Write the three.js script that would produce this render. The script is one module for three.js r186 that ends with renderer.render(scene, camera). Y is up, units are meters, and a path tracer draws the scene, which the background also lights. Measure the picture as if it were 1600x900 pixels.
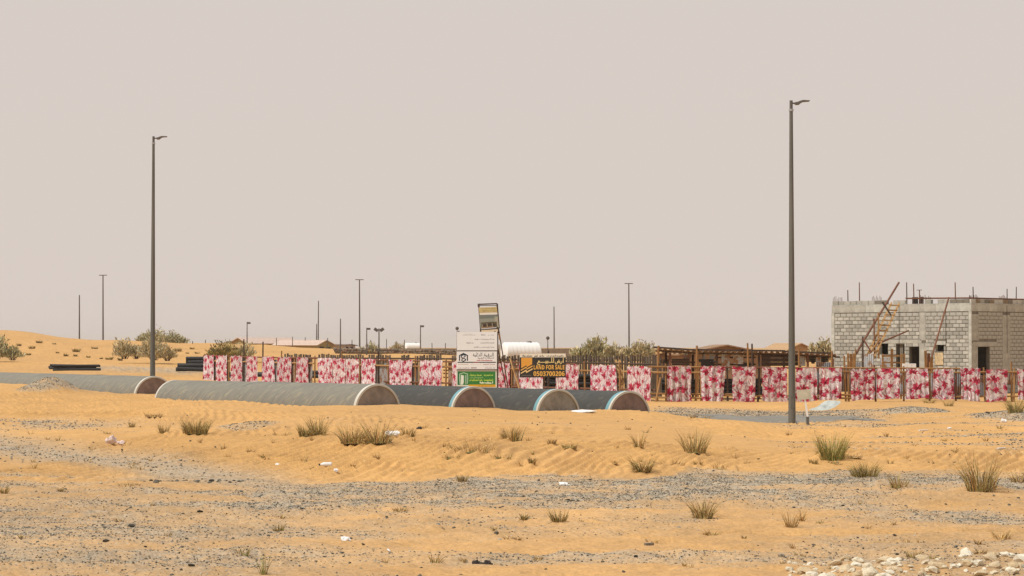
import * as THREE from 'three';
import { mergeGeometries } from 'three/addons/utils/BufferGeometryUtils.js';

// ---------------------------------------------------------------- camera, sky, sun, exposure
const F = 3764, CAMY = 2.45, HOR = 540;                 // focal length in photograph pixels, eye height, horizon row
const TILT = Math.atan((HOR - 450) / F);
const scene = new THREE.Scene();
const camera = new THREE.PerspectiveCamera(2 * Math.atan(450 / F) * 180 / Math.PI, 16 / 9, 0.5, 6000);
camera.position.set(0, CAMY, 0);
camera.rotation.x = TILT;
const renderer = new THREE.WebGLRenderer({ antialias: true });
renderer.toneMapping = THREE.LinearToneMapping;
renderer.toneMappingExposure = 1.0;
renderer.shadowMap.enabled = true;
{
  const W = 64, H = 64, data = new Float32Array(W * H * 4);
  for (let j = 0; j < H; j++) for (let i = 0; i < W; i++) {
    const el = ((j + 0.5) / H - 0.5) * Math.PI;         // row 0 is the nadir
    const t = Math.min(1, Math.max(0, el / 0.5)), k = t * t * (3 - 2 * t), o = (j * W + i) * 4;
    const a = [0.695, 0.615, 0.56], b = [0.62, 0.605, 0.615];
    for (let c = 0; c < 3; c++) data[o + c] = a[c] + (b[c] - a[c]) * k;
    data[o + 3] = 1;
  }
  const sky = new THREE.DataTexture(data, W, H, THREE.RGBAFormat, THREE.FloatType);
  sky.mapping = THREE.EquirectangularReflectionMapping; sky.magFilter = THREE.LinearFilter; sky.minFilter = THREE.LinearFilter; sky.needsUpdate = true;
  scene.background = sky; scene.environment = sky;
}
const sun = new THREE.DirectionalLight(new THREE.Color(1.0, 0.955, 0.88), 3.6);
sun.position.set(-0.50 * 200, 0.83 * 200, -90 + 0.25 * 200); sun.target.position.set(0, 0, -90);
sun.castShadow = true; sun.shadow.radius = 6; sun.shadow.mapSize.set(4096, 4096);
Object.assign(sun.shadow.camera, { left: -90, right: 90, top: 90, bottom: -90, near: 1, far: 600 });
scene.add(sun, sun.target);
scene.fog = new THREE.FogExp2(new THREE.Color(0.72, 0.62, 0.53), 0.00018);

// ---------------------------------------------------------------- helpers
let seed = 12345;
const rnd = () => { seed = (seed * 1664525 + 1013904223) >>> 0; return seed / 4294967296; };
const rr = (a, b) => a + (b - a) * rnd();
const pick = (a) => a[Math.floor(rnd() * a.length)];
const lerp = (a, b, t) => a + (b - a) * t, clamp = (v, a = 0, b = 1) => Math.min(b, Math.max(a, v));
const ss = (a, b, v) => { const t = clamp((v - a) / (b - a)); return t * t * (3 - 2 * t); };
const gauss = (v, c, w) => Math.exp(-(((v - c) / w) ** 2));
const hash = (x, y) => { let h = Math.imul(x | 0, 374761393) ^ Math.imul(y | 0, 668265263); h = Math.imul(h ^ (h >>> 13), 1274126177); h ^= h >>> 16; return (h >>> 0) / 4294967296; };
const vn = (x, y) => { const i = Math.floor(x), j = Math.floor(y), u = x - i, v = y - j, a = u * u * (3 - 2 * u), b = v * v * (3 - 2 * v);
  return lerp(lerp(hash(i, j), hash(i + 1, j), a), lerp(hash(i, j + 1), hash(i + 1, j + 1), a), b); };
const fbm = (x, y, n = 4) => { let s = 0, w = 0.5, t = 0; for (let k = 0; k < n; k++) { s += w * vn(x, y); t += w; x = x * 2.03 + 17.3; y = y * 2.03 + 9.1; w *= 0.5; } return s / t; };
// tileable noise, u and v in 0..1, n cells
const tn = (u, v, n, s = 0) => { const x = u * n, y = v * n, i = Math.floor(x), j = Math.floor(y), a0 = x - i, b0 = y - j, a = a0 * a0 * (3 - 2 * a0), b = b0 * b0 * (3 - 2 * b0);
  const h = (p, q) => hash(((p % n) + n) % n + s * 131, ((q % n) + n) % n + s * 57); return lerp(lerp(h(i, j), h(i + 1, j), a), lerp(h(i, j + 1), h(i + 1, j + 1), a), b); };
const tf = (u, v, n, o = 4, s = 0) => { let r = 0, w = 0.5, t = 0; for (let k = 0; k < o; k++) { r += w * tn(u, v, n, s + k); t += w; n *= 2; w *= 0.55; } return r / t; };
function dataTex(size, fn, srgb = true) {              // fn(u, v) -> [r, g, b] as display values 0..1
  const d = new Uint8Array(size * size * 4);
  for (let j = 0; j < size; j++) for (let i = 0; i < size; i++) { const c = fn(i / size, j / size), o = (j * size + i) * 4; d[o] = clamp(c[0]) * 255; d[o + 1] = clamp(c[1]) * 255; d[o + 2] = clamp(c[2]) * 255; d[o + 3] = 255; }
  const t = new THREE.DataTexture(d, size, size); t.wrapS = t.wrapT = THREE.RepeatWrapping; t.magFilter = THREE.LinearFilter; t.minFilter = THREE.LinearMipmapLinearFilter; t.generateMipmaps = true;
  if (srgb) t.colorSpace = THREE.SRGBColorSpace; t.needsUpdate = true; return t;
}
function canvasTex(w, h, draw) {
  const c = document.createElement('canvas'); c.width = w; c.height = h; draw(c.getContext('2d'), w, h);
  const t = new THREE.CanvasTexture(c); t.colorSpace = THREE.SRGBColorSpace; t.wrapS = t.wrapT = THREE.RepeatWrapping; return t;
}
const lin = (r, g, b) => new THREE.Color().setRGB(r, g, b);
const mat = (r, g, b, o = {}) => new THREE.MeshStandardMaterial({ color: lin(r, g, b), roughness: 0.9, metalness: 0, ...o });
const V = (x, y, z) => new THREE.Vector3(x, y, z);
// world point seen at photograph pixel (px, py) at depth d (metres along -z)
function P(px, py, d) {
  const u = (px - 800) / F, v = (450 - py) / F, c = Math.cos(TILT), s = Math.sin(TILT), k = d / (c - v * s);
  return V(u * k, CAMY + (v * c + s) * k, -d);
}
const used = {};
const numbered = (n) => { const k = used[n] = (used[n] ?? -1) + 1; return k ? n + '_' + String(k).padStart(3, '0') : n; };
function shadows(o) { o.traverse((m) => { if (m.isMesh) { m.castShadow = true; m.receiveShadow = true; } }); return o; }
function tag(o, label, category, group, kind) { o.userData.label = label; o.userData.category = category; if (group) o.userData.group = group; if (kind) o.userData.kind = kind; return o; }
function thing(name, label, category, pos, turn = 0, group) {
  const o = new THREE.Group(); o.name = numbered(name); if (pos) o.position.copy(pos); o.rotation.y = turn; scene.add(o); return tag(o, label, category, group);
}
function metreUV(g) {                                   // uv in metres from the dominant axis of each face normal
  const p = g.attributes.position, n = g.attributes.normal, uv = new Float32Array(p.count * 2);
  for (let i = 0; i < p.count; i++) {
    const ax = Math.abs(n.getX(i)), ay = Math.abs(n.getY(i)), az = Math.abs(n.getZ(i));
    if (ay > ax && ay > az) { uv[i * 2] = p.getX(i); uv[i * 2 + 1] = p.getZ(i); }
    else if (ax > az) { uv[i * 2] = p.getZ(i); uv[i * 2 + 1] = p.getY(i); }
    else { uv[i * 2] = p.getX(i); uv[i * 2 + 1] = p.getY(i); }
  }
  g.setAttribute('uv', new THREE.BufferAttribute(uv, 2)); return g;
}
function mesh(name, geo, m, parent) {
  const g = Array.isArray(geo) ? (geo.length > 1 ? mergeGeometries(geo.map((q) => (q.index ? q.toNonIndexed() : q))) : geo[0]) : geo;
  const o = new THREE.Mesh(g, m); o.castShadow = o.receiveShadow = true;
  if (parent) { o.name = name; parent.add(o); } else { o.name = numbered(name); scene.add(o); }
  return o;
}
const box = (w, h, d, x = 0, y = 0, z = 0) => metreUV(new THREE.BoxGeometry(w, h, d)).translate(x, y, z);
// bar from a to b: round (r0, r1) or square-section (w)
function rod(a, b, r0, r1 = r0, n = 8) {
  const dir = b.clone().sub(a), L = dir.length(), g = new THREE.CylinderGeometry(r1, r0, L, n, 1);
  g.applyQuaternion(new THREE.Quaternion().setFromUnitVectors(V(0, 1, 0), dir.normalize())); g.translate((a.x + b.x) / 2, (a.y + b.y) / 2, (a.z + b.z) / 2); return g;
}
function beam(a, b, w, h = w) {
  const dir = b.clone().sub(a), L = dir.length(), g = metreUV(new THREE.BoxGeometry(w, L, h));
  g.applyQuaternion(new THREE.Quaternion().setFromUnitVectors(V(0, 1, 0), dir.normalize())); g.translate((a.x + b.x) / 2, (a.y + b.y) / 2, (a.z + b.z) / 2); return g;
}

// ---------------------------------------------------------------- textures and materials
const sandTex = dataTex(1024, (u, v) => { const g = 0.94 + 0.24 * (tf(u, v, 96, 3, 1) - 0.5) + 0.10 * (tf(u, v, 9, 3, 4) - 0.5), s = hash(u * 1024, v * 1024), k = s > 0.985 ? 0.72 : s < 0.02 ? 1.12 : 1; const q = g * k * (0.93 + 0.14 * hash(u * 1024 + 7, v * 1024 + 3)); return [q, q, q]; });
sandTex.repeat.set(0.31, 0.31);
const concTex = dataTex(512, (u, v) => { const g = 0.92 + 0.3 * (tf(u, v, 6, 5, 11) - 0.5) + 0.1 * (hash(u * 512, v * 512) - 0.5); return [g, g * 0.99, g * 0.96]; });
const woodTex = dataTex(512, (u, v) => { const g = 0.90 + 0.35 * (tn(u, v * 0.12, 64, 3) - 0.5) + 0.3 * (tf(u, v, 5, 4, 21) - 0.5); return [g, g * 0.97, g * 0.93]; });
const rustTex = dataTex(512, (u, v) => { const n = tf(u, v, 5, 5, 31), k = ss(0.5, 0.68, n), g = 0.93 + 0.14 * (tf(u, v, 30, 2, 35) - 0.5); return [g * lerp(1, 0.85, k), g * lerp(1, 0.62, k), g * lerp(1, 0.45, k)]; });
const M = {
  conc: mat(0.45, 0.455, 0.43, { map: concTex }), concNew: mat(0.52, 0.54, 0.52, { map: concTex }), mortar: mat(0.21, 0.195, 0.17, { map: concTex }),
  block: [0, 1, 2, 3, 4].map((k) => mat(0.345 + 0.05 * k, 0.35 + 0.051 * k, 0.33 + 0.051 * k, { map: concTex })),
  dark: mat(0.03, 0.028, 0.026), black: mat(0.012, 0.012, 0.013, { roughness: 0.55 }),
  wood: mat(0.36, 0.20, 0.075, { map: woodTex }), woodPale: mat(0.50, 0.31, 0.13, { map: woodTex }), woodRed: mat(0.20, 0.085, 0.045, { map: woodTex }), woodDark: mat(0.075, 0.045, 0.03, { map: woodTex }),
  plank: [mat(0.22, 0.19, 0.155, { map: woodTex }), mat(0.28, 0.25, 0.21, { map: woodTex }), mat(0.17, 0.14, 0.115, { map: woodTex }), mat(0.31, 0.25, 0.18, { map: woodTex })],
  sheet: mat(0.33, 0.335, 0.35, { map: rustTex, roughness: 0.6, metalness: 0.15, side: THREE.DoubleSide }), sheetPale: mat(0.55, 0.58, 0.60, { map: rustTex, roughness: 0.6, side: THREE.DoubleSide }),
  sheetRust: mat(0.33, 0.25, 0.19, { map: rustTex, side: THREE.DoubleSide }),
  pole: mat(0.155, 0.155, 0.145, { map: concTex, roughness: 0.6, metalness: 0.2 }), poleFar: mat(0.10, 0.085, 0.075), galv: mat(0.40, 0.41, 0.42, { roughness: 0.45, metalness: 0.5 }), lamp: mat(0.11, 0.10, 0.09, { roughness: 0.55 }),
  white: mat(0.78, 0.77, 0.74, { roughness: 0.6 }), steel: mat(0.075, 0.05, 0.04, { roughness: 0.7 }), rebar: mat(0.16, 0.085, 0.06),
};

// ---------------------------------------------------------------- terrain
const AK = [-400, 0, 160, 300, 600, 1000, 1130, 1240, 1600, 2000];
const DK = [10, 44, 47, 50, 55, 63, 70, 76, 85, 98, 110, 125, 149, 170, 200, 250, 290, 330, 400, 1500];
const HK = [
  [0, 0, 0.00, 0.02, 0.04, 0.14, 0.40, 0.52, 0.64, 0.68, 0.72, 0.76, 0.80, 0.95, 1.5, 3.3, 5.0, 4.4, 3.0, 0],
  [0, 0, 0.00, 0.02, 0.04, 0.14, 0.38, 0.50, 0.62, 0.66, 0.70, 0.74, 0.80, 0.95, 1.4, 2.9, 4.25, 3.8, 2.6, 0],
  [0, 0, 0.02, 0.04, 0.10, 0.22, 0.42, 0.50, 0.56, 0.56, 0.58, 0.58, 0.62, 0.80, 1.3, 2.4, 3.15, 3.0, 2.2, 0],
  [0, 0, 0.08, 0.14, 0.22, 0.36, 0.50, 0.52, 0.50, 0.44, 0.38, 0.32, 0.30, 0.62, 1.2, 2.0, 2.62, 2.5, 2.0, 0],
  [0, 0, 0.20, 0.36, 0.42, 0.50, 0.60, 0.54, 0.36, 0.18, 0.10, 0.10, 0.25, 0.50, 0.9, 1.6, 1.75, 1.7, 1.4, 0],
  [0, 0, 0.18, 0.32, 0.37, 0.41, 0.46, 0.30, 0.08, 0.00, -0.05, -0.05, 0.05, 0.2, 0.5, 1.1, 1.5, 1.5, 1.2, 0],
  [0, 0, 0.12, 0.22, 0.24, 0.24, 0.18, 0.05, 0.00, -0.03, -0.07, -0.05, 0.0, 0.1, 0.4, 1.0, 1.5, 1.5, 1.2, 0],
  [0, 0, 0.08, 0.14, 0.14, 0.11, 0.06, 0.00, 0.00, -0.05, -0.07, -0.05, 0.0, 0.1, 0.4, 1.0, 1.6, 1.6, 1.2, 0],
  [0, 0, 0.06, 0.13, 0.15, 0.15, 0.14, 0.14, 0.10, 0.02, -0.05, -0.05, 0.0, 0.1, 0.4, 1.0, 1.5, 1.5, 1.2, 0],
  [0, 0, 0.06, 0.13, 0.15, 0.15, 0.14, 0.14, 0.10, 0.02, -0.05, -0.05, 0.0, 0.1, 0.4, 1.0, 1.5, 1.5, 1.2, 0],
];
function rowH(r, d) {
  if (d <= DK[0]) return r[0];
  let i = 0; while (i < DK.length - 2 && d > DK[i + 1]) i++;
  const t = clamp((d - DK[i]) / (DK[i + 1] - DK[i]));
  const m = (k) => (k <= 0 || k >= DK.length - 1 ? 0 : ((r[k + 1] - r[k]) * (r[k] - r[k - 1]) <= 0 ? 0 : 2 / ((DK[k + 1] - DK[k]) / (r[k + 1] - r[k]) + (DK[k] - DK[k - 1]) / (r[k] - r[k - 1]))));
  const L = DK[i + 1] - DK[i], t2 = t * t, t3 = t2 * t;
  return (2 * t3 - 3 * t2 + 1) * r[i] + (t3 - 2 * t2 + t) * L * m(i) + (3 * t2 - 2 * t3) * r[i + 1] + (t3 - t2) * L * m(i + 1);
}
const ang = (x, d) => 800 + x / Math.max(d, 8) * F, row0 = (d) => HOR + CAMY * F / Math.max(d, 8);
const mounds = [  // x, d, height, sx, sd, gravelly
  [(82 - 800) / F * 93, 93, 0.66, 0.95, 2.6, 0.9], [(390 - 800) / F * 62, 62, 0.12, 0.7, 2, 0.5], [(1425 - 800) / F * 86, 86, 0.22, 1.1, 2.5, 1],
  [(1590 - 800) / F * 76, 76, 0.24, 1.2, 4, 0.9], [(1320 - 800) / F * 76, 76, 0.14, 0.9, 2, 0.3], [(1020 - 800) / F * 47.5, 47.5, 0.14, 1.1, 1.4, 0], [(760 - 800) / F * 53, 53, 0.14, 1.0, 2, 0],
  [(575 - 800) / F * 52.5, 52.5, 0.13, 0.9, 1.6, 0], [(300 - 800) / F * 62, 62, 0.1, 0.6, 1.6, 0], [(1300 - 800) / F * 49.5, 49.5, 0.13, 0.7, 1.6, 0], [(1520 - 800) / F * 41.5, 41.5, 0.10, 0.8, 1.2, 0],
  [(1545 - 800) / F * 26.6, 25.6, 0.10, 1.6, 1.6, 0], [(1470 - 800) / F * 90, 90, 0.18, 1.6, 3, 0], [(1302 - 800) / F * 99, 99.5, 0.20, 1.2, 2.6, 0], [(480 - 800) / F * 52, 52, 0.08, 0.6, 1.2, 0],
];
const track = (x, d) => { const a = ang(x, d), w = fbm(x * 0.35 + 3, d * 0.12, 3) - 0.5; return gauss(row0(d), 700 + a * 0.135 + w * 8, 13) * ss(640, 420, a); };   // dusty wheel track coming in from the left
function gravel(x, d) {                                 // how much of the ground is gravel, 0..1
  const a = ang(x, d), y = row0(d); let m = 0;
  const w = (fbm(x * 0.35 + 3, d * 0.12, 3) - 0.5), st = fbm(x * 0.22 + 40, d * 0.75, 4), f2 = fbm(x * 0.9, d * 1.4 + 9, 3);
  const edge = 44.3 + w * 3.2 + (a > 1000 ? 1.6 * ss(1000, 1100, a) : 0) + (a < 420 ? ss(420, 100, a) * 2 : 0);
  if (d < edge) {
    let q = 0.30 + 1.5 * (st - 0.5) + 0.5 * (f2 - 0.5);
    q += 0.55 * ss(300, 450, a) * ss(1080, 950, a) * ss(34.5, 37, d) ;
    q += 0.35 * ss(560, 350, a) * ss(40, 36, d);
    q += 0.7 * ss(980, 1060, a) * gauss(y, 756 + w * 10, 13);
    q += 0.65 * ss(950, 1050, a) * gauss(y, 765 + (a - 1000) * 0.085 + w * 14, 11);
    q -= 0.4 * ss(1060, 1150, a) * gauss(y, 805 + (a - 1150) * 0.03, 28);
    q -= 0.30 * ss(560, 700, a) * ss(800, 840, y) * ss(1330, 1200, a);
    q += 0.30 * ss(560, 700, a) * gauss(y, 872, 14) * ss(1330, 1200, a) * ss(0.45, 0.6, st);
    m = Math.max(m, clamp(q) * ss(edge, edge - 0.5, d));
  }
  m = Math.max(m, 0.42 * track(x, d));
  m = Math.max(m, 0.7 * gauss(y, 678 + w * 14, 5) * ss(330, 60, a) * ss(0.3, 0.6, f2 + 0.1));
  m = Math.max(m, 0.8 * ss(60, 120, a) * ss(420, 330, a) * gauss(d, 172 + w * 6, 7));
  m = Math.max(m, 0.75 * ss(985, 1050, a + w * 60) * ss(1420, 1320, a) * ss(75.5, 77, d + w * 3) * ss(97, 90, d + w * 8));
  m = Math.max(m, 0.5 * ss(0.56, 0.7, st) * ss(1150, 1300, a) * ss(47, 52, d) * ss(88, 80, d));
  m = Math.max(m, 0.55 * ss(0.50, 0.66, f2) * ss(1490, 1560, a) * gauss(d, 57, 5));
  m = Math.max(m, 0.35 * ss(0.55, 0.7, st) * ss(1150, 900, a) * gauss(d, 63, 2.5));
  for (const [mx, md, , sx, sd, g] of mounds) if (g) m = Math.max(m, g * ss(0.25, 0.6, gauss(x, mx, sx * 1.15) * gauss(d, md, sd * 1.3) + 0.5 * (f2 - 0.5)));
  return clamp(m);
}
function height(x, d, fine = true) {
  const a = ang(x, d); let i = 0; while (i < AK.length - 2 && a > AK[i + 1]) i++;
  const t = ss(AK[i], AK[i + 1], a); let h = lerp(rowH(HK[i], d), rowH(HK[i + 1], d), t);
  for (const [mx, md, mh, sx, sd] of mounds) { const q = ((x - mx) / sx) ** 2 + ((d - md) / sd) ** 2; if (q < 9) h += mh * Math.exp(-q); }
  const und = 0.09 * ss(20, 60, d) + 0.05;
  h += und * (fbm(x * 0.3 + 11, d * 0.2 + 5, 3) - 0.5) * 1.6 * (a > 1000 && d > 72 && d < 84 ? 0.4 : 1);
  if (d > 110) h += 0.5 * ss(150, 260, d) * (fbm(x * 0.06, d * 0.03, 3) - 0.5);
  if (fine && d < 130) {
    const gr = gravel(x, d);
    const rip = (1 - ss(0.1, 0.4, gr)) * ss(43, 46, d) * ss(110, 80, d) * ss(0.34, 0.56, fbm(x * 0.25 + 70, d * 0.16 + 2, 2) + (d < 52 && a > 350 && a < 1150 ? 0.18 : 0) + (a < 330 ? 0.3 * ss(63, 68, d) : 0));
    if (rip > 0) { const ph = (x + (d < 57 || a < 260 ? -0.34 : 0) * (d - 57) * (a < 260 ? 0.6 : 1) + 0.16 * Math.max(0, d - 57) * ss(200, 320, a) + 1.3 * fbm(x * 0.45, d * 0.2 + 31, 3) + 0.25 * fbm(x * 1.6, d * 1.1, 2)) / 0.28, s = ph - Math.floor(ph); h += rip * (d < 52 ? 0.075 : a < 330 ? lerp(0.085, 0.05, ss(230, 330, a)) : 0.05) * (s < 0.68 ? ss(0, 0.68, s) : 1 - ss(0.68, 1, s)) * (0.25 + 1.2 * fbm(x * 0.9, d * 0.5, 2)); }
    h += (0.008 + 0.016 * gr + 0.012 * ss(44, 40, d)) * (fbm(x * 5, d * 5, 3) - 0.5) * 2;
    if (d < 46) for (const [c0, k1, k2] of [[36.6, 0.05, 0.0], [38.3, 0.05, 0.0], [31.2, -0.09, 1.2], [32.8, -0.09, 1.2], [41.6, -0.03, 2.1]]) { const e = d - (c0 + k1 * x + 0.5 * Math.sin(x * 0.22 + k2)); if (Math.abs(e) < 0.9) h += 0.035 * (-gauss(e, 0, 0.16) + 0.55 * gauss(Math.abs(e), 0.3, 0.13)) * (0.4 + 0.9 * vn(x * 0.5 + c0, 3)); }
    if (d > 66) h += 0.06 * (fbm(x * 1.3, d * 0.7 + 20, 3) - 0.5) * (a < 1020 ? 1 : 0.3);
    if (d < 46) h += (0.045 * (fbm(x * 0.22 + 3, d * 2.4, 3) - 0.5) + 0.03 * (fbm(x * 3.1, d * 3.7, 2) - 0.5)) * 2 * ss(14, 20, d);
    if (d < 46) h += 0.045 * (fbm(x * 1.1 + 5, d * 1.3, 3) - 0.5) * 2 * ss(14, 20, d);
  }
  return h;
}
const onGround = (px, py) => {                          // where the sight line through a pixel meets the ground
  let lo = 12; for (let d = 12; d < 400; d += 0.25) { const p = P(px, py, d); if (p.y <= height(p.x, d, false)) { lo = d; break; } lo = d; }
  const p = P(px, py, lo); return V(p.x, height(p.x, lo), -lo);
};
const T = [
  [305, 679, 62, 24, 0.6, 'wide low olive grass clump in front of the long dusty pipe', 330], [256, 678, 22, 17, 0.4, 'small olive tuft just left of the wide low clump', 100], [206, 668, 14, 11, 0.3, 'tiny brown tuft on the sand left of the small olive tuft'],
  [240, 655, 44, 9, 0.1, 'flat straw coloured tuft near the left end of the dusty pipe', 120, null, 1.0], [478, 685, 34, 20, 0.5, 'left half of the two lobed olive tuft on the sand bank', 150], [497, 683, 34, 32, 0.5, 'taller tuft with upright stems beside the two lobed olive tuft', 150],
  [552, 698, 62, 32, 0.3, 'sprawling dry tuft right of the upright stemmed tuft', 190, null, 0.9], [590, 696, 62, 40, 0.4, 'long bladed tuft leaning over the bank near the small white bag', 190, null, 0.85], [637, 684, 34, 16, 0.4, 'low tuft right of the small white bag'],
  [800, 690, 50, 24, 0.3, 'sparse dry tuft on the bank below the reddish covered pipe', 150], [738, 706, 120, 20, 0.3, 'matted dry runners spread over a low sand mound in the middle', 210, null, 1.25], [705, 717, 46, 10, 0.3, 'dark dry runner at the left foot of the low middle mound', 70, null, 1.35], [780, 716, 60, 10, 0.3, 'dry runner at the right foot of the low middle mound', 90, null, 1.35],
  [831, 731, 16, 12, 0.3, 'tiny tuft alone on the rippled slope'], [722, 755, 22, 14, 0.3, 'brown tuft at the gravel edge below the middle mound'], [862, 699, 20, 10, 0.25, 'thin tuft right of the sparse dry tuft'], [890, 706, 40, 10, 0.3, 'flat weeds on the bank below the grey covered pipe', 80, null, 1.1],
  [998, 703, 24, 26, 0.3, 'upright thin tuft below the rightmost pipe', 60], [1085, 712, 56, 38, 0.35, 'tall thin stemmed tuft on the bank right of the pipes', 170, null, 0.6], [1003, 740, 44, 30, 0.4, 'drooping tuft hanging over the bank above the gravel', 190, null, 1.15], [1050, 728, 60, 14, 0.25, 'flattened straw tuft right of the drooping tuft', 90, null, 1.3],
  [1301, 719, 56, 42, 0.85, 'bright green upright clump below the right street light', 330, null, 0.5], [1351, 745, 60, 30, 0.55, 'rounded olive clump beside the bright green clump', 270, null, 0.75], [1271, 727, 22, 9, 0.3, 'little tuft left of the bright green clump'], [1405, 760, 44, 24, 0.35, 'sparse dry tuft right of the rounded olive clump', 80], [1330, 716, 60, 10, 0.2, 'flat straw around the bright green clump', 60, null, 1.35],
  [1533, 768, 72, 56, 0.35, 'tall brown grass clump at the right edge of the gravel', 210, null, 0.55], [1592, 756, 34, 24, 0.25, 'straw tuft at the right edge beside the tall brown clump', 110], [1586, 645, 34, 26, 0.7, 'dark green shrubby tuft in front of the rightmost cloths', 220], [1452, 630, 26, 10, 0.5, 'low tuft at the foot of the fence right of the middle', 90, null, 0.9], [1482, 635, 22, 12, 0.6, 'small olive tuft just in front of the fence foot', 90],
  [1098, 809, 44, 34, 0.4, 'leaning brown green clump in the right foreground', 150, null, 0.65], [1236, 827, 26, 30, 0.2, 'woody brown stems standing in the right foreground sand', 60, null, 0.35], [1252, 818, 14, 22, 0.2, 'thin brown stems beside the woody stems', 36, null, 0.5], [1566, 842, 42, 22, 0.2, 'spiky dry tuft near the right edge', 70, null, 0.8], [1428, 865, 34, 16, 0.35, 'low yellow tuft above the pale rubble', 70],
  [819, 815, 16, 13, 0.4, 'small brown tuft left of its larger neighbour in the middle foreground', 60], [873, 820, 34, 22, 0.3, 'brown tuft in the middle foreground gravel', 130], [625, 799, 34, 11, 0.1, 'reddish dry tuft lying flat on the grey gravel', 80, null, 1.2], [435, 829, 22, 17, 0.7, 'yellow green tuft in the left foreground', 60], [412, 899, 18, 34, 0.9, 'slender green sprig at the bottom edge', 26, null, 0.35],
  [378, 869, 36, 20, 0.7, 'very sparse pale sprig in the left foreground', 22, null, 0.8], [682, 877, 28, 20, 0.7, 'very sparse green sprig in the middle foreground', 20, null, 0.7], [6, 770, 12, 18, 0.4, 'tuft cut by the left edge of the picture'], [54, 738, 8, 14, 0.3, 'single thin sprig by the grey track at the left', 12], [1530, 876, 34, 9, 0.2, 'flat brown tuft at the lower right near the rubble', 50, null, 1.1],
  [1083, 655, 14, 9, 0.3, 'tiny dark weed beside the asphalt strip', 40], [1105, 655, 14, 7, 0.2, 'second tiny weed beside the asphalt strip', 30], [652, 633, 10, 20, 0.2, 'thin dry stems standing against the dark pipe', 26, null, 0.3], [783, 637, 26, 12, 0.25, 'dry tuft between two dark pipe ends', 50], [748, 637, 16, 14, 0.25, 'dry stems in front of the reddish pipe cover', 16],
  [545, 768, 30, 8, 0.1, 'reddish straw at the edge of the gravel left of the middle', 40, null, 1.2], [200, 762, 60, 8, 0.15, 'yellow straw patch behind the dark stones at the left', 60, null, 1.1], [275, 718, 20, 10, 0.25, 'small bent sprig on the sand right of the pink cloth', 12, null, 0.9], [1245, 868, 20, 12, 0.3, 'thin curved sprig left of the pale rubble', 10, null, 1.0], [417, 724, 12, 10, 0.15, 'tiny brown sprig left of the white bottle', 20],
];
for (const [x, y, w] of T.map((q) => q)) if (w >= 20) { const p = onGround(x, y), m = w / (F / -p.z); mounds.push([p.x, -p.z + 0.15, 0.025 + 0.05 * Math.min(1, m), 0.16 + m * 0.5, 0.3 + m * 0.9, 0]); }   // each clump holds a hummock of blown sand
{
  const ds = [-60, -30, -10, 2, 8, 13, 17, 20, 22];
  let d = 23.2; while (d < 45) { ds.push(d); d += 0.07; } while (d < 72) { ds.push(d); d += 0.10; } while (d < 130) { ds.push(d); d += 0.35; } while (d < 2600) { ds.push(d); d *= 1.014; } ds.push(2700);
  const us = []; for (const e of [-40, -12, -5, -2.6, -1.7, -1.3]) us.push(e); for (let k = 0; k <= 620; k++) us.push(-1.12 + 2.24 * k / 620); for (const e of [1.3, 1.7, 2.6, 5, 12, 40]) us.push(e);
  const nc = us.length, pos = new Float32Array(ds.length * nc * 3), col = new Float32Array(ds.length * nc * 3), uv = new Float32Array(ds.length * nc * 2), idx = [];
  ds.forEach((dd, j) => us.forEach((u, i) => {
    const x = u * (800 / F) * Math.max(dd, 22), o = (j * nc + i), h = dd > 8 ? height(x, dd) : 0;
    pos[o * 3] = x; pos[o * 3 + 1] = h; pos[o * 3 + 2] = -dd; uv[o * 2] = x; uv[o * 2 + 1] = dd;
    const g = dd > 8 && dd < 420 ? gravel(x, dd) : 0, gk = clamp(Math.max(g * (0.3 + 1.1 * fbm(x * 6, dd * 6, 2)), dd > 20 && dd < 75 ? 0.85 * track(x, dd) * (0.6 + 0.6 * fbm(x * 2, dd * 2, 2)) : 0));
    const big = fbm(x * 0.12 + 8, dd * 0.06 + 3, 3) - 0.5, mid = fbm(x * 0.8, dd * 0.5 + 60, 3) - 0.5, fin = hash(i * 7 + 3, j * 3 + 1) - 0.5;
    const dirty = clamp(ss(47, 42, dd) * 0.8 + 0.25 * ss(0.5, 0.7, fbm(x * 0.3 + 31, dd * 0.22, 3)));   // trampled, dustier sand by the track
    const sr = lerp(0.595, 0.53, dirty), sg = lerp(0.33, 0.31, dirty), sb = lerp(0.105, 0.122, dirty), v = 1 + 0.24 * big + (dd < 46 ? 0.30 : 0.16) * mid + 0.13 * fin;
    const gv = 1 + 0.5 * fin + 0.2 * mid;
    col[o * 3] = lerp(sr * v, 0.375 * gv, gk); col[o * 3 + 1] = lerp(sg * v, 0.31 * gv, gk); col[o * 3 + 2] = lerp(sb * v, 0.222 * gv, gk);
  }));
  for (let j = 0; j < ds.length - 1; j++) for (let i = 0; i < nc - 1; i++) { const a = j * nc + i, b = a + 1, c = a + nc, e = c + 1; idx.push(a, b, c, b, e, c); }
  const g = new THREE.BufferGeometry(); g.setAttribute('position', new THREE.BufferAttribute(pos, 3)); g.setAttribute('color', new THREE.BufferAttribute(col, 3)); g.setAttribute('uv', new THREE.BufferAttribute(uv, 2)); g.setIndex(new THREE.BufferAttribute(new Uint32Array(idx), 1)); g.computeVertexNormals();
  const o = mesh('desert_ground', g, new THREE.MeshStandardMaterial({ vertexColors: true, map: sandTex, roughness: 1 })); o.userData.kind = 'structure';
}
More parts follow.
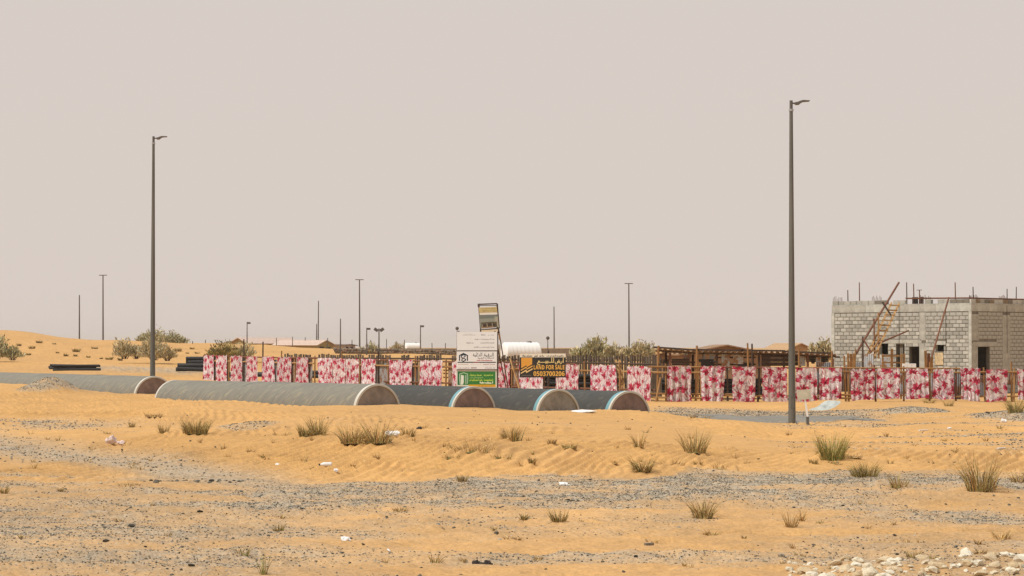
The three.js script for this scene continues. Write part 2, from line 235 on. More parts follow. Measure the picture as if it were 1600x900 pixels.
{ // strip of old asphalt showing between the drifts by the right hand lamp post
  const x0 = 5.4, x1 = 13.4, d0 = 74, d1 = 86, nx = 110, nd = 90, pos = [], idx = [], uv = [];
  for (let j = 0; j <= nd; j++) for (let i = 0; i <= nx; i++) {
    const x = lerp(x0, x1, i / nx), d = lerp(d0, d1, j / nd), e = Math.min((x - x0) / 2.2, (x1 - x) / 3, (d - d0) / 1.6, (d1 - d) / 4) + 0.9 * (fbm(x * 0.7, d * 0.5 + 3, 3) - 0.5);
    pos.push(x, height(x, d, false) + lerp(-0.06, 0.03, ss(0, 1, e)), -d); uv.push(x * 0.5, d * 0.5);
  }
  for (let j = 0; j < nd; j++) for (let i = 0; i < nx; i++) { const a = j * (nx + 1) + i, c = a + nx + 1; idx.push(a, a + 1, c, a + 1, c + 1, c); }
  const g = new THREE.BufferGeometry(); g.setAttribute('position', new THREE.Float32BufferAttribute(pos, 3)); g.setAttribute('uv', new THREE.Float32BufferAttribute(uv, 2)); g.setIndex(idx); g.computeVertexNormals();
  mesh('road', g, mat(0.235, 0.22, 0.195, { map: concTex, roughness: 1 })).userData.kind = 'structure';
}
{ // loose gravel
  const g = new THREE.IcosahedronGeometry(1, 0); const p = g.attributes.position;
  for (let i = 0; i < p.count; i++) { const k = 0.75 + 0.5 * hash(Math.round(p.getX(i) * 50), Math.round(p.getY(i) * 50 + p.getZ(i) * 90)); p.setXYZ(i, p.getX(i) * k, p.getY(i) * k * 0.7, p.getZ(i) * k); }
  g.computeVertexNormals();
  const list = []; const e = new THREE.Euler(), q = new THREE.Quaternion(), c = new THREE.Color();
  const add = (x, d, s, dark) => { e.set(rr(-0.5, 0.5), rr(0, 6.3), rr(-0.5, 0.5)); q.setFromEuler(e); const t = dark ? rr(0.035, 0.11) : Math.pow(rnd(), 1.4) * 0.34 + 0.10;
    list.push([new THREE.Matrix4().compose(V(x, height(x, d) + s * 0.18, -d), q, V(s, s * rr(0.6, 1), s * rr(0.7, 1.2))), [t * 1.12, t, t * 0.78]]); };
  for (let k = 0; k < 500000 && list.length < 90000; k++) { const d = rr(24, 47), x = rr(-1.06, 1.06) * 800 / F * d, m = gravel(x, d); if (rnd() < m * m * (0.35 + 0.65 * (d / 45)) * (fbm(x * 2.2 + 9, d * 2.2, 2) > 0.42 ? 1 : 0.35)) add(x, d, 0.0045 + 0.011 * Math.pow(rnd(), 2.8), rnd() < 0.3); }
  const n1 = list.length;
  for (let k = 0; k < 260000 && list.length < n1 + 16000; k++) { const d = rr(47, 98), x = rr(-1.06, 1.06) * 800 / F * d, m = gravel(x, d); if (rnd() < m * m) add(x, d, 0.009 + 0.02 * Math.pow(rnd(), 2), rnd() < 0.35); }
  for (let k = 0; k < 1900; k++) { const d = 24 + 46 * Math.pow(rnd(), 0.9), x = rr(-1.06, 1.06) * 800 / F * d; if (rnd() < 0.12 + gravel(x, d)) add(x, d, rr(0.012, 0.032) * (rnd() < 0.06 ? 1.6 : 1), rnd() < 0.8); }
  for (let k = 0; k < 46; k++) add(lerp(-6.4, -4.6, rnd()) + 0.3 * rr(-1, 1), 43.2 + 1.1 * rnd(), rr(0.02, 0.05), true);
  const im = new THREE.InstancedMesh(g, new THREE.MeshStandardMaterial({ roughness: 0.95, flatShading: true }), list.length); im.name = 'gravel'; im.castShadow = im.receiveShadow = true;
  list.forEach(([m, t], i) => { im.setMatrixAt(i, m); im.setColorAt(i, c.setRGB(...t)); }); scene.add(im);
  tag(im, 'loose dark grey gravel scattered over the sand in the foreground', 'gravel', null, 'stuff');
}

// ---------------------------------------------------------------- grp pipes
const pipeTexDusty = canvasTex(1024, 512, (c, w, h) => {
  c.fillStyle = '#767369'; c.fillRect(0, 0, w, h);
  for (let i = 0; i < 620; i++) { const x = rnd() * w * 1.4 - 200, a = 0.06 + 0.2 * rnd() * rnd(); c.strokeStyle = rnd() < 0.5 ? `rgba(178,165,135,${a * 1.6})` : `rgba(62,68,70,${a * 1.5})`; c.lineWidth = 1 + 10 * rnd() * rnd(); c.beginPath(); const y = rnd() * h; c.moveTo(x, y); c.bezierCurveTo(x + 20, y + 50, x + 45 + 20 * rnd(), y + 110, x + 80 + 40 * rnd(), y + 170); c.stroke(); }
  for (let i = 0; i < 19; i++) { const x = -140 + i * 66 + rr(-28, 28); c.strokeStyle = `rgba(48,55,58,${0.08 + 0.2 * rnd()})`; c.lineWidth = 2 + 4 * rnd(); c.beginPath(); c.moveTo(x, 0); c.quadraticCurveTo(x + 45, h / 2, x + 150, h); c.stroke(); }
  for (let i = 0; i < 900; i++) { c.fillStyle = `rgba(${150 + 40 * rnd() | 0},${145 + 30 * rnd() | 0},${120 + 20 * rnd() | 0},${0.22 * rnd()})`; c.beginPath(); c.ellipse(rnd() * w, rnd() * h, 2 + 30 * rnd(), 1 + 8 * rnd(), 0.9, 0, 7); c.fill(); }
});
const pipeTexDark = canvasTex(1024, 512, (c, w, h) => {
  c.fillStyle = '#3d3d3a'; c.fillRect(0, 0, w, h);
  for (let i = 0; i < 520; i++) { const x = rnd() * w * 1.4 - 200, a = 0.05 + 0.2 * rnd() * rnd(); c.strokeStyle = rnd() < 0.45 ? `rgba(140,138,126,${a})` : `rgba(30,34,38,${a})`; c.lineWidth = 1 + 9 * rnd() * rnd(); c.beginPath(); const y = rnd() * h; c.moveTo(x, y); c.bezierCurveTo(x + 20, y + 50, x + 45, y + 110, x + 80 + 40 * rnd(), y + 170); c.stroke(); }
  for (let i = 0; i < 700; i++) { c.fillStyle = `rgba(${130 + 40 * rnd() | 0},${125 + 30 * rnd() | 0},${105 + 20 * rnd() | 0},${0.2 * rnd()})`; c.beginPath(); c.ellipse(rnd() * w, rnd() * h, 2 + 26 * rnd(), 1 + 8 * rnd(), 0.9, 0, 7); c.fill(); }
});
const M_pipe = [new THREE.MeshStandardMaterial({ map: pipeTexDusty, roughness: 0.9, side: THREE.DoubleSide }), new THREE.MeshStandardMaterial({ map: pipeTexDark, roughness: 0.85, side: THREE.DoubleSide })];
const M_rim = mat(0.66, 0.65, 0.61, { roughness: 0.6, map: concTex }), M_band = mat(0.16, 0.36, 0.44, { roughness: 0.6, map: concTex });
const M_cap = [mat(0.30, 0.265, 0.25, { map: concTex, roughness: 0.75 }), mat(0.27, 0.20, 0.19, { map: concTex, roughness: 0.75 }), mat(0.33, 0.32, 0.305, { map: concTex, roughness: 0.75 }), mat(0.26, 0.185, 0.17, { map: concTex, roughness: 0.75 })];
function pipe(near, far, R, dusty, cap, band, label) {
  const ax = far.clone().sub(near), L = ax.length(); ax.normalize();
  const t = thing('large_pipe', label, 'pipe', near, 0, 'large pipes laid half buried in the sand');
  const q = new THREE.Quaternion().setFromUnitVectors(V(0, 1, 0), ax);
  const sh = new THREE.CylinderGeometry(R, R, L, 72, 24, true); sh.translate(0, L / 2, 0);
  { const p = sh.attributes.position; for (let i = 0; i < p.count; i++) { const y = p.getY(i), k = 1 + 0.004 * Math.sin(y * 2.1 + 1) + 0.003 * (vn(y * 3, 5) - 0.5); p.setX(i, p.getX(i) * k); p.setZ(i, p.getZ(i) * k); } sh.computeVertexNormals();
    const uv = sh.attributes.uv; for (let i = 0; i < uv.count; i++) { const u = uv.getX(i), v = uv.getY(i); uv.setXY(i, v * L / 8, u * 2); } }
  sh.applyQuaternion(q); const body = mesh('pipe_shell', sh, M_pipe[dusty ? 0 : 1], t);
  const ring = (r0, r1, a, b) => new THREE.LatheGeometry([[r0, a], [r1 - 0.012, a], [r1, a + 0.012], [r1, b], [r0, b], [r0, a]].map(([x, y]) => new THREE.Vector2(x, y)), 72).applyQuaternion(q);
  mesh('end_rim', ring(R - 0.06, R + 0.008, -0.03, band ? 0.05 : 0.10), M_rim, t);
  mesh('end_rim', ring(R - 0.06, R + 0.008, L - 0.06, L + 0.03), M_rim, t);
  if (band) mesh('blue_band', ring(R - 0.02, R + 0.006, 0.052, 0.20), M_band, t);
  const cg = new THREE.CircleGeometry(R - 0.055, 96), pts = [], N = 96, K = 7; // pleated cover: rings with radial folds
  const pos = [0, 0.05, 0], idx = [];
  for (let k = 1; k <= K; k++) for (let i = 0; i < N; i++) { const r = (R - 0.058) * k / K, a = i / N * 2 * Math.PI, f = (hash(i, cap * 7 + 3) - 0.5) * 0.035 * Math.sin(Math.PI * k / K) ; pos.push(Math.cos(a) * r, 0.05 + f - 0.03 * (k / K), Math.sin(a) * r); }
  for (let i = 0; i < N; i++) { idx.push(0, 1 + i, 1 + (i + 1) % N); for (let k = 0; k < K - 1; k++) { const a = 1 + k * N + i, b = 1 + k * N + (i + 1) % N; idx.push(a, a + N, b, b, a + N, b + N); } }
  const g = new THREE.BufferGeometry(); g.setAttribute('position', new THREE.Float32BufferAttribute(pos, 3)); const uv2 = []; for (let i = 0; i < pos.length; i += 3) uv2.push(pos[i], pos[i + 2]); g.setAttribute('uv', new THREE.Float32BufferAttribute(uv2, 2)); g.setIndex(idx); g.computeVertexNormals();
  const m = M_cap[cap].clone(); m.side = THREE.DoubleSide; mesh('end_cover', g.applyQuaternion(q), m, t);
  const bc = new THREE.CircleGeometry(R - 0.055, 48).rotateX(-Math.PI / 2).translate(0, L - 0.05, 0).applyQuaternion(q); mesh('end_cover', bc, m, t);
  return t;
}
{
  const R = 0.86, e = (px, py, d) => { const p = P(px, py, d); p.y -= R; return p; };
  const near = [e(590, 600, 77.4), e(740, 604, 77), e(872, 608, 76.5), e(983, 611, 76.7)], far1 = e(274, 594, 88.5), dir = far1.clone().sub(near[0]);
  pipe(near[0], far1, R, true, 0, false, 'long dusty grey pipe in the middle with a plain white rim and grey cover');
  const away = (p, k) => p.clone().addScaledVector(dir, k);
  const f = near.map((p, i) => { const q = away(p, 1); q.y = p.y; return q; });
  pipe(near[1], f[1], R, false, 1, true, 'dark pipe with reddish cover below the green sign board');
  pipe(near[2], f[2], R, false, 2, true, 'dark pipe with grey pleated cover below the land for sale sign');
  pipe(near[3], f[3], R, false, 3, true, 'rightmost dark pipe with blue band and reddish brown cover');
  const n0 = e(241, 588, 98.5); pipe(n0, V(n0.x - 10.4, n0.y, n0.z - 16.6), R, true, 1, false, 'long grey pipe running off the left edge behind the gravel mound');
}

// ---------------------------------------------------------------- street lights and far poles
function streetLight(px, py, d, top, label) {
  const b = P(px, py, d); b.y = height(b.x, d, false) - 0.05; const H = P(px, top, d).y - b.y;
  const t = thing('street_light', label, 'street light', b, 0, 'tall street lights');
  const g = new THREE.CylinderGeometry(0.055, 0.115, H - 0.32, 20, 12); g.translate(0, (H - 0.32) / 2, 0); mesh('pole', g, M.pole, t);
  mesh('base_plate', [box(0.42, 0.03, 0.42, 0, 0.07, 0)], M.pole, t);
  for (const [x, z] of [[-1, -1], [-1, 1], [1, -1], [1, 1]]) mesh('bolt', new THREE.CylinderGeometry(0.016, 0.016, 0.08, 6).translate(x * 0.16, 0.11, z * 0.16), M.galv, t);
  mesh('access_door', box(0.10, 0.36, 0.02, 0, 0.75, 0.105), M.pole, t);
  mesh('collar', new THREE.CylinderGeometry(0.075, 0.075, 0.07, 16).translate(0, H - 0.30, 0), M.galv, t);
  mesh('top_tube', new THREE.CylinderGeometry(0.05, 0.05, 0.30, 14).translate(0, H - 0.15, 0), M.lamp, t);
  const arm = mesh('arm', rod(V(0, H - 0.09, 0), V(0.16, H - 0.08, 0), 0.024), M.lamp, t);
  const pr = [[0.12, -0.10], [0.16, -0.125], [0.24, -0.12], [0.30, -0.07], [0.36, -0.035], [0.55, -0.022], [0.56, -0.008], [0.36, 0.0], [0.27, -0.025], [0.20, -0.055], [0.12, -0.07]];
  const s = new THREE.Shape(pr.map(([x, y]) => new THREE.Vector2(x, y)));
  const hd = mesh('lamp_head', new THREE.ExtrudeGeometry(s, { depth: 0.20, bevelEnabled: true, bevelSize: 0.012, bevelThickness: 0.02, bevelSegments: 2 }).translate(0, H, -0.10), M.lamp, t);
  mesh('lens', box(0.18, 0.006, 0.15, 0.45, H - 0.038, 0), M.galv, hd);
}
streetLight(1237.5, 664, 74.3, 157, 'tall dark street light at the right, beside the small blank sign');
streetLight(238.5, 592, 101.5, 213, 'tall dark street light at the left, behind the pipe end');
function farPole(px, top, bottom, d, kind, label, r = 0.09) {
  const b = P(px, bottom, d), H = P(px, top, d).y - b.y; b.y -= 0.6;
  const t = thing('far_pole', label, 'pole', b, 0, 'thin poles standing far behind the fence'), m = M.poleFar;
  const lean = rr(-0.006, 0.008) * H;
  mesh('shaft', rod(V(0, 0, 0), V(lean, H + 0.6, 0), r * 1.15, r * 0.75, 7), m, t);
  const y = H + 0.6;
  if (kind === 't') mesh('cross_arm', box(0.95, 0.09, 0.09, lean, y, 0), m, t);
  if (kind === 'flag') mesh('lamp_head', box(0.34, 0.2, 0.2, lean + 0.2, y - 0.12, 0), m, t);
  if (kind === 'two') for (const s of [-1, 1]) { const q = mesh('lamp_head', box(0.3, 0.2, 0.16), m, t); q.position.set(lean + s * 0.2, y - 0.1, 0); q.rotation.z = s * 0.6; }
  if (kind === 'round') mesh('lamp_head', new THREE.SphereGeometry(0.13, 10, 8).translate(lean, y - 0.1, 0), m, t);
}
farPole(161, 430, 532, 288, 't', 'pole with a cross arm on the left dune crest');
farPole(124, 461, 528, 300, '', 'short plain pole on the left dune crest');
farPole(562, 437, 548, 280, 't', 'tall pole with a cross arm left of the sign boards');
farPole(497, 470, 538, 335, '', 'slim plain pole by the far gable roof', 0.085);
farPole(494.5, 506, 540, 336, '', 'short stub pole touching the slim plain pole by the far roof', 0.08);
farPole(532, 498, 554, 215, '', 'plain thin post right of the second far gable', 0.06);
farPole(386, 503, 540, 262, 'flag', 'lamp mast above the first far gable', 0.06);
farPole(573, 512, 548, 240, 'flag', 'lamp mast right of the cross arm pole', 0.06);
farPole(592, 513, 556, 165, 'two', 'post with two floodlights behind the floral fence', 0.05);
farPole(657, 508, 548, 250, 'flag', 'lamp mast beside the small white tank', 0.06);
farPole(714, 511, 548, 180, 'round', 'thin mast with a round head left of the top sign board', 0.035);
farPole(856, 526, 552, 170, 'round', 'thin mast with a round head above the land for sale sign', 0.035);
farPole(866, 479, 554, 300, '', 'tall plain pole behind the land for sale sign', 0.08);
farPole(983, 443, 552, 275, 't', 'tall pole with a cross arm above the far trees right of the signs');

// ---------------------------------------------------------------- vegetation
function blades(n, w, h, lean, wid, tones, flat = 0) {   // tuft geometry: curved blades, colour per blade
  const pos = [], col = [], nor = [];
  for (let k = 0; k < n; k++) {
    const a = rr(0, 6.283), r = w * 0.5 * Math.sqrt(rnd()), x = Math.cos(a) * r * 0.55, z = Math.sin(a) * r * 0.55, L = h * rr(0.45, 1.08), out = (lean * rr(0.3, 1.25) + flat * rnd()) * (hash(k, n) < 0.2 ? 2.1 : 1), da = a + rr(-0.7, 0.7), bw = wid * rr(0.6, 1.3), t = pick(tones), v = rr(0.62, 1.4);
    let px = x, py = -0.03, pz = z, prev = null; const ca = Math.cos(da), sa = Math.sin(da), S = 4, tw = rr(0, 3.1), wx = Math.cos(tw), wz = Math.sin(tw);
    for (let s = 0; s <= S; s++) {
      const f = s / S, w2 = bw * (1 - 0.85 * f) * 0.5, q = [[px - wx * w2, py, pz - wz * w2], [px + wx * w2, py, pz + wz * w2]];
      if (prev) { const [A, B] = prev, [C, D] = q; for (const p of [A, B, C, B, D, C]) { pos.push(...p); col.push(t[0] * v, t[1] * v, t[2] * v); } }
      prev = q; const el = Math.max(-0.25, 1.45 - out * (0.35 + 1.3 * f)), st = L / S; px += Math.cos(el) * ca * st; pz += Math.cos(el) * sa * st; py += Math.sin(el) * st; if (py < 0.004) py = 0.004 + 0.01 * rnd();
    }
  }
  // root crown just at the surface, from which the blades grow
  for (let k = 0; k < 9; k++) { const a = k / 9 * 6.283, b = (k + 1) / 9 * 6.283, R = w * 0.24, t = tones[0]; for (const [x, y, z] of [[0, 0.012, 0], [Math.cos(b) * R, -0.02, Math.sin(b) * R], [Math.cos(a) * R, -0.02, Math.sin(a) * R]]) { pos.push(x, y, z); col.push(t[0] * 0.9, t[1] * 0.9, t[2] * 0.9); } }
  const g = new THREE.BufferGeometry(); g.setAttribute('position', new THREE.Float32BufferAttribute(pos, 3)); g.setAttribute('color', new THREE.Float32BufferAttribute(col, 3)); g.computeVertexNormals(); return g;
}
const M_leaf = new THREE.MeshStandardMaterial({ vertexColors: true, roughness: 0.95, side: THREE.DoubleSide });
const DRY = [[0.46, 0.30, 0.11], [0.36, 0.22, 0.08], [0.55, 0.40, 0.18], [0.24, 0.14, 0.055]], OLIVE = [[0.22, 0.18, 0.05], [0.29, 0.23, 0.07], [0.15, 0.12, 0.035], [0.40, 0.30, 0.11]], GREEN = [[0.28, 0.28, 0.06], [0.34, 0.32, 0.085], [0.21, 0.20, 0.05], [0.42, 0.34, 0.12]];
const mixTones = (g) => (g > 0.75 ? [...GREEN, ...OLIVE.slice(0, 2)] : g > 0.45 ? [...OLIVE, ...OLIVE, ...DRY.slice(0, 2)] : g > 0.25 ? [...OLIVE, ...DRY] : DRY);
function tuft(px, py, wpx, hpx, green, label, n = 0, group, lean = 0.55, flat = 0) {
  const p = onGround(px, py), s = F / -p.z, w = wpx / s * 1.12, h = hpx / s * 1.15;
  const o = mesh('grass_tuft', blades(Math.round((n || 40 + wpx * 2.6) * 1.05), w, h, lean, 0.011 + 0.00006 * -p.z, mixTones(green), flat), M_leaf); o.position.copy(p); tag(o, label, 'grass', group || 'grass tufts on the sand');
}
for (const [x, y, w, h, g, l, n, grp, lean] of T) tuft(x, y, w, h, g, l, n, grp, lean);
for (let k = 0; k < 110; k++) { const x = rr(20, 1590), y = rnd() < 0.65 ? rr(668, 738) : rr(765, 892), b = rnd() < 0.25 ? 2 : 1; tuft(x, y, rr(8, 18) * b, rr(6, 13) * (b > 1 ? 1.2 : 1), rnd() < 0.3 ? 0.3 : 0.15, 'tiny dry sprig poking from the sand', 14 + Math.floor(rnd() * 18), 'tiny dry sprigs', 0.9); }

const SHRUB = [[0.42, 0.36, 0.20], [0.50, 0.43, 0.25], [0.34, 0.29, 0.16], [0.56, 0.47, 0.29]], SHRUBD = [[0.36, 0.34, 0.18], [0.44, 0.40, 0.21], [0.29, 0.27, 0.14], [0.50, 0.43, 0.25]];
function shrub(name, lobes, d, n, tones, label, cat, ls = 1) {   // lobes: [cx, baseY, w, h] in photograph pixels, each at depth d
  const s = F / d, g0 = P(lobes[0][0], lobes[0][1], d), t = thing(name, label, cat, g0, 0, 'bushes and trees behind the fence'), pos = [], col = [], br = [];
  for (const [cx, by, wp, hp, dd = 0] of lobes) {
    const b = P(cx, by, d).sub(g0), w = wp / s / 2, h = hp / s, N = Math.round(n * 0.5 * wp * hp / 1000);
    for (let k = 0; k < 26; k++) { const a = rr(0, 6.28), e = rr(0.2, 1), tip = V(b.x + Math.cos(a) * w * e * 0.9, b.y + h * rr(0.55, 0.98) * Math.sqrt(1 - 0.55 * e * e), b.z + dd + Math.sin(a) * w * e * 0.9), base = V(b.x + Math.cos(a) * w * 0.25 * e, b.y - 0.25, b.z + dd + Math.sin(a) * w * 0.25 * e); br.push(rod(base, tip, 0.016, 0.005, 4)); }
    for (let k = 0; k < N; k++) {
      const a = rr(0, 6.28), ct = rr(0, 1), rad = Math.pow(rnd(), 0.6), lump = lerp(0.95, 0.55 + 0.75 * vn(a * 1.6 + cx, ct * 4 + by), ss(0, 0.35, ct)) ;
      const c = V(b.x + Math.cos(a) * Math.sqrt(1 - ct * ct) * w * rad * lump * 1.15, b.y + (0.02 + ct * rad * lump * 1.05) * h, b.z + dd + Math.sin(a) * Math.sqrt(1 - ct * ct) * w * rad * lump);
      const L = ls * rr(0.12, 0.34) , W = L * rr(0.10, 0.22), dir = V(rr(-0.6, 0.6) + Math.cos(a) * 0.5, rr(0.3, 1.6), rr(-0.7, 0.7) + Math.sin(a) * 0.5).normalize(), sd = V(rr(-1, 1), rr(-1, 1), rr(-1, 1)).cross(dir).normalize();
      const A = c.clone().addScaledVector(dir, -L / 2), B = c.clone().addScaledVector(sd, W), C = c.clone().addScaledVector(dir, L / 2), D = c.clone().addScaledVector(sd, -W), to = pick(tones), v = rr(0.7, 1.3);
      for (const p of [A, B, C, A, C, D]) { pos.push(p.x, p.y, p.z); col.push(to[0] * v, to[1] * v, to[2] * v); }
    }
  }
  const g = new THREE.BufferGeometry(); g.setAttribute('position', new THREE.Float32BufferAttribute(pos, 3)); g.setAttribute('color', new THREE.Float32BufferAttribute(col, 3)); g.computeVertexNormals();
  mesh('crown', g, M_leaf, t); mesh('branches', br, M.woodDark, t);
}
shrub('desert_bush', [[-4, 557, 46, 32], [20, 558, 34, 18], [-30, 558, 40, 36]], 185, 2600, SHRUBD, 'grey green bush cut by the left edge of the picture', 'bush');
shrub('desert_bush', [[195, 556, 40, 26], [213, 556, 34, 18]], 190, 2600, SHRUB, 'twiggy bush left of the left street light on the slope', 'bush');
shrub('desert_bush', [[240, 558, 50, 32], [262, 559, 30, 18]], 188, 2600, SHRUB, 'bush right behind the left street light on the slope', 'bush');
shrub('desert_bush', [[240, 536, 46, 22], [222, 536, 24, 12]], 300, 3000, SHRUBD, 'bush on the dune crest behind the left street light', 'bush', 1.5);
shrub('desert_bush', [[272, 537, 40, 18], [284, 537, 20, 10]], 302, 3000, SHRUBD, 'right hand bush on the dune crest', 'bush', 1.5);
shrub('desert_bush', [[352, 556, 46, 22], [334, 557, 24, 14]], 192, 2600, OLIVE, 'olive bush behind the leftmost floral cloths', 'bush');
shrub('desert_bush', [[382, 556, 34, 19]], 193, 2600, SHRUB, 'smaller olive bush right behind the leftmost cloths', 'bush');
shrub('desert_bush', [[582, 549, 22, 14], [566, 550, 12, 9]], 245, 2600, SHRUBD, 'small bush behind the stone wall near the cross arm pole', 'bush', 1.3);
shrub('desert_bush', [[622, 546, 26, 10]], 265, 2600, SHRUB, 'low bush left of the small white tank', 'bush', 1.3);
shrub('desert_tree', [[926, 562, 44, 34], [908, 562, 40, 20]], 165, 2600, SHRUBD, 'tallest grey green tree behind the plank fence', 'tree', 1.2);
shrub('desert_tree', [[955, 562, 40, 25], [940, 562, 30, 18]], 167, 2600, SHRUB, 'round tree right of the tallest grey green tree', 'tree', 1.2);
shrub('desert_tree', [[1005, 560, 42, 26], [984, 560, 30, 18]], 172, 2600, SHRUB, 'tree behind the plank fence near the shed', 'tree', 1.2);
shrub('desert_tree', [[1287, 562, 34, 34], [1270, 562, 26, 22]], 150, 2600, SHRUB, 'tree beside the left corner of the block building', 'tree', 1.1);
for (const [x, y, w, h] of [[61, 536, 12, 7], [50, 545, 14, 7], [119, 550, 16, 8], [148, 545, 14, 5], [103, 557, 7, 6], [118, 557, 6, 5], [138, 559, 6, 5], [170, 562, 16, 7], [278, 549, 18, 8], [188, 563, 10, 6], [300, 546, 8, 5], [308, 553, 8, 5], [85, 538, 8, 3], [45, 555, 9, 5], [30, 540, 10, 5], [90, 552, 6, 4], [158, 561, 5, 4], [293, 553, 6, 4]])
  { const p = onGround(x, y), s = F / -p.z; const o = mesh('dune_scrub', blades(110, w / s * 1.1, h / s, 1.0, 0.08, [...OLIVE, ...DRY.slice(1)]), M_leaf); o.position.copy(p); tag(o, 'dark little scrub plant on the dune slope at the left', 'scrub', 'scrub on the far dune'); }

// ---------------------------------------------------------------- litter, rocks
function crumple(w, h, amp, px, py, m, label, cat, turn = 0) {
  const p = onGround(px, py), s = F / -p.z, W = w / s, H = Math.max(h / s, 0.05), g = new THREE.IcosahedronGeometry(0.5, 4), q = g.attributes.position, o0 = px * 0.37;
  for (let i = 0; i < q.count; i++) { const x = q.getX(i), y = q.getY(i), z = q.getZ(i), k = 1 + amp * (fbm(x * 4 + o0, z * 4 + y * 3 + 7, 3) - 0.5) * 2; q.setXYZ(i, x * k * W, Math.max(-0.02, (y + 0.3) * k * H), z * k * W * 0.6); }
  g.computeVertexNormals(); const o = mesh('litter', g, m); o.name = numbered(cat.replace(' ', '_') + '_litter'); o.position.copy(p); o.rotation.y = turn; tag(o, label, cat); return o;
}
const M_pink = mat(0.62, 0.50, 0.46), M_bag = mat(0.74, 0.73, 0.71, { roughness: 0.55 }), M_rag = mat(0.035, 0.025, 0.022);
crumple(17, 13, 0.7, 174, 698, M_pink, 'crumpled pale pink cloth on the sand at the left', 'cloth', 0.4);
crumple(16, 7, 0.7, 188, 696, M_pink, 'trailing end of pale pink cloth beside the crumpled one', 'cloth', 2.4);
crumple(20, 9, 0.5, 612, 685, M_bag, 'small white bag caught by the long bladed tuft', 'bag');
crumple(18, 6, 0.7, 882, 760, M_bag, 'white plastic scrap lying at the edge of the gravel', 'plastic');
crumple(20, 7, 0.8, 540, 848, M_bag, 'torn white paper in the left centre foreground', 'paper', 0.3);
crumple(7, 5, 0.5, 433, 729, M_bag, 'tiny white scrap left of the white bottle', 'scrap');
crumple(7, 6, 0.5, 525, 746, M_bag, 'tiny white scrap below the white bottle', 'scrap');
crumple(15, 6, 1.1, 746, 880, M_rag, 'black rag on the sand near the bottom middle', 'rag');
crumple(12, 6, 1.1, 763, 881, M_rag, 'smaller black rag right of the other', 'rag');
crumple(16, 6, 0.8, 206, 613, M_rag, 'dark rag on the sand beside the left pipe end', 'rag');
crumple(10, 4, 0.5, 655, 672, M.dark, 'small black block on the sand bank', 'block');
crumple(34, 7, 0.6, 287, 622, mat(0.42, 0.52, 0.24), 'pale green plastic scrap under the left end of the dusty pipe', 'plastic');
{ // white bottle
  const p = onGround(509, 733), t = thing('bottle', 'white plastic bottle lying on the rippled sand slope', 'bottle', p, 0.25);
  mesh('bottle_body', new THREE.LatheGeometry([[0, 0], [0.042, 0.004], [0.046, 0.03], [0.043, 0.09], [0.046, 0.15], [0.034, 0.19], [0.016, 0.215], [0.016, 0.235]].map(([x, y]) => new THREE.Vector2(x, y)), 16).rotateZ(Math.PI / 2).translate(0.12, 0.04, 0), M_bag, t);
  mesh('cap', new THREE.CylinderGeometry(0.019, 0.019, 0.025, 12).rotateZ(Math.PI / 2).translate(-0.125, 0.04, 0), M_rag, t);
}
{ const p = onGround(1013, 853), t = thing('shoe', 'old dark shoe with a pale sole on the foreground sand', 'shoe', p, 0.55); t.scale.setScalar(0.75); // cast-off shoe
  const prof = (k, e) => { const s = new THREE.Shape(); s.moveTo(-0.075, 0); s.bezierCurveTo(-0.08, 0.045 * k, 0.03, 0.045 * k, 0.085, 0.03 * k); s.bezierCurveTo(0.11, 0, 0.10, -0.035 * k, 0.06, -0.036 * k); s.bezierCurveTo(0, -0.03 * k, -0.07, -0.045 * k, -0.075, 0); return new THREE.ExtrudeGeometry(s, { depth: e, bevelEnabled: true, bevelSize: 0.006, bevelThickness: 0.006, bevelSegments: 2 }).rotateX(-Math.PI / 2); };
  mesh('sole', prof(1, 0.014), M_bag, t); mesh('upper', prof(0.85, 0.035).translate(0, 0.022, 0), M.plank[1], t); }
const stick = (x0, y0, x1, y1, r, m, label) => { const a = onGround(x0, y0), b = onGround(x1, y1); a.y += r; b.y += r; const L = a.distanceTo(b), sc = Math.min(1, Math.hypot(x1 - x0, y1 - y0) / (F / -a.z) * 1.6 / L); b.lerpVectors(a, b, sc); const o = mesh('stick', rod(V(0, 0, 0), b.clone().sub(a), r, r * 0.7, 6), m); o.position.copy(a); tag(o, label, 'stick'); };
stick(606, 861, 620, 873, 0.012, M_bag, 'pale bare stick on the sand in the middle foreground');
stick(1436, 677, 1454, 676, 0.02, M_bag, 'white strip lying on the sand right of the asphalt');
stick(1559, 703, 1577, 702, 0.02, M_bag, 'white pipe offcut on the gravel near the right edge');
stick(1541, 646, 1558, 647, 0.03, M.woodDark, 'dark stick lying on the far gravel at the right');
crumple(9, 7, 0.4, 1568, 661, M_bag, 'white scrap beside the gravel mound at the right edge', 'scrap');
crumple(7, 3, 0.4, 1484, 671, M_bag, 'white scrap in the sand right of the asphalt', 'scrap');
crumple(40, 5, 0.2, 912, 644, M.white, 'flat white board lying in the sand before the rightmost pipe', 'board');
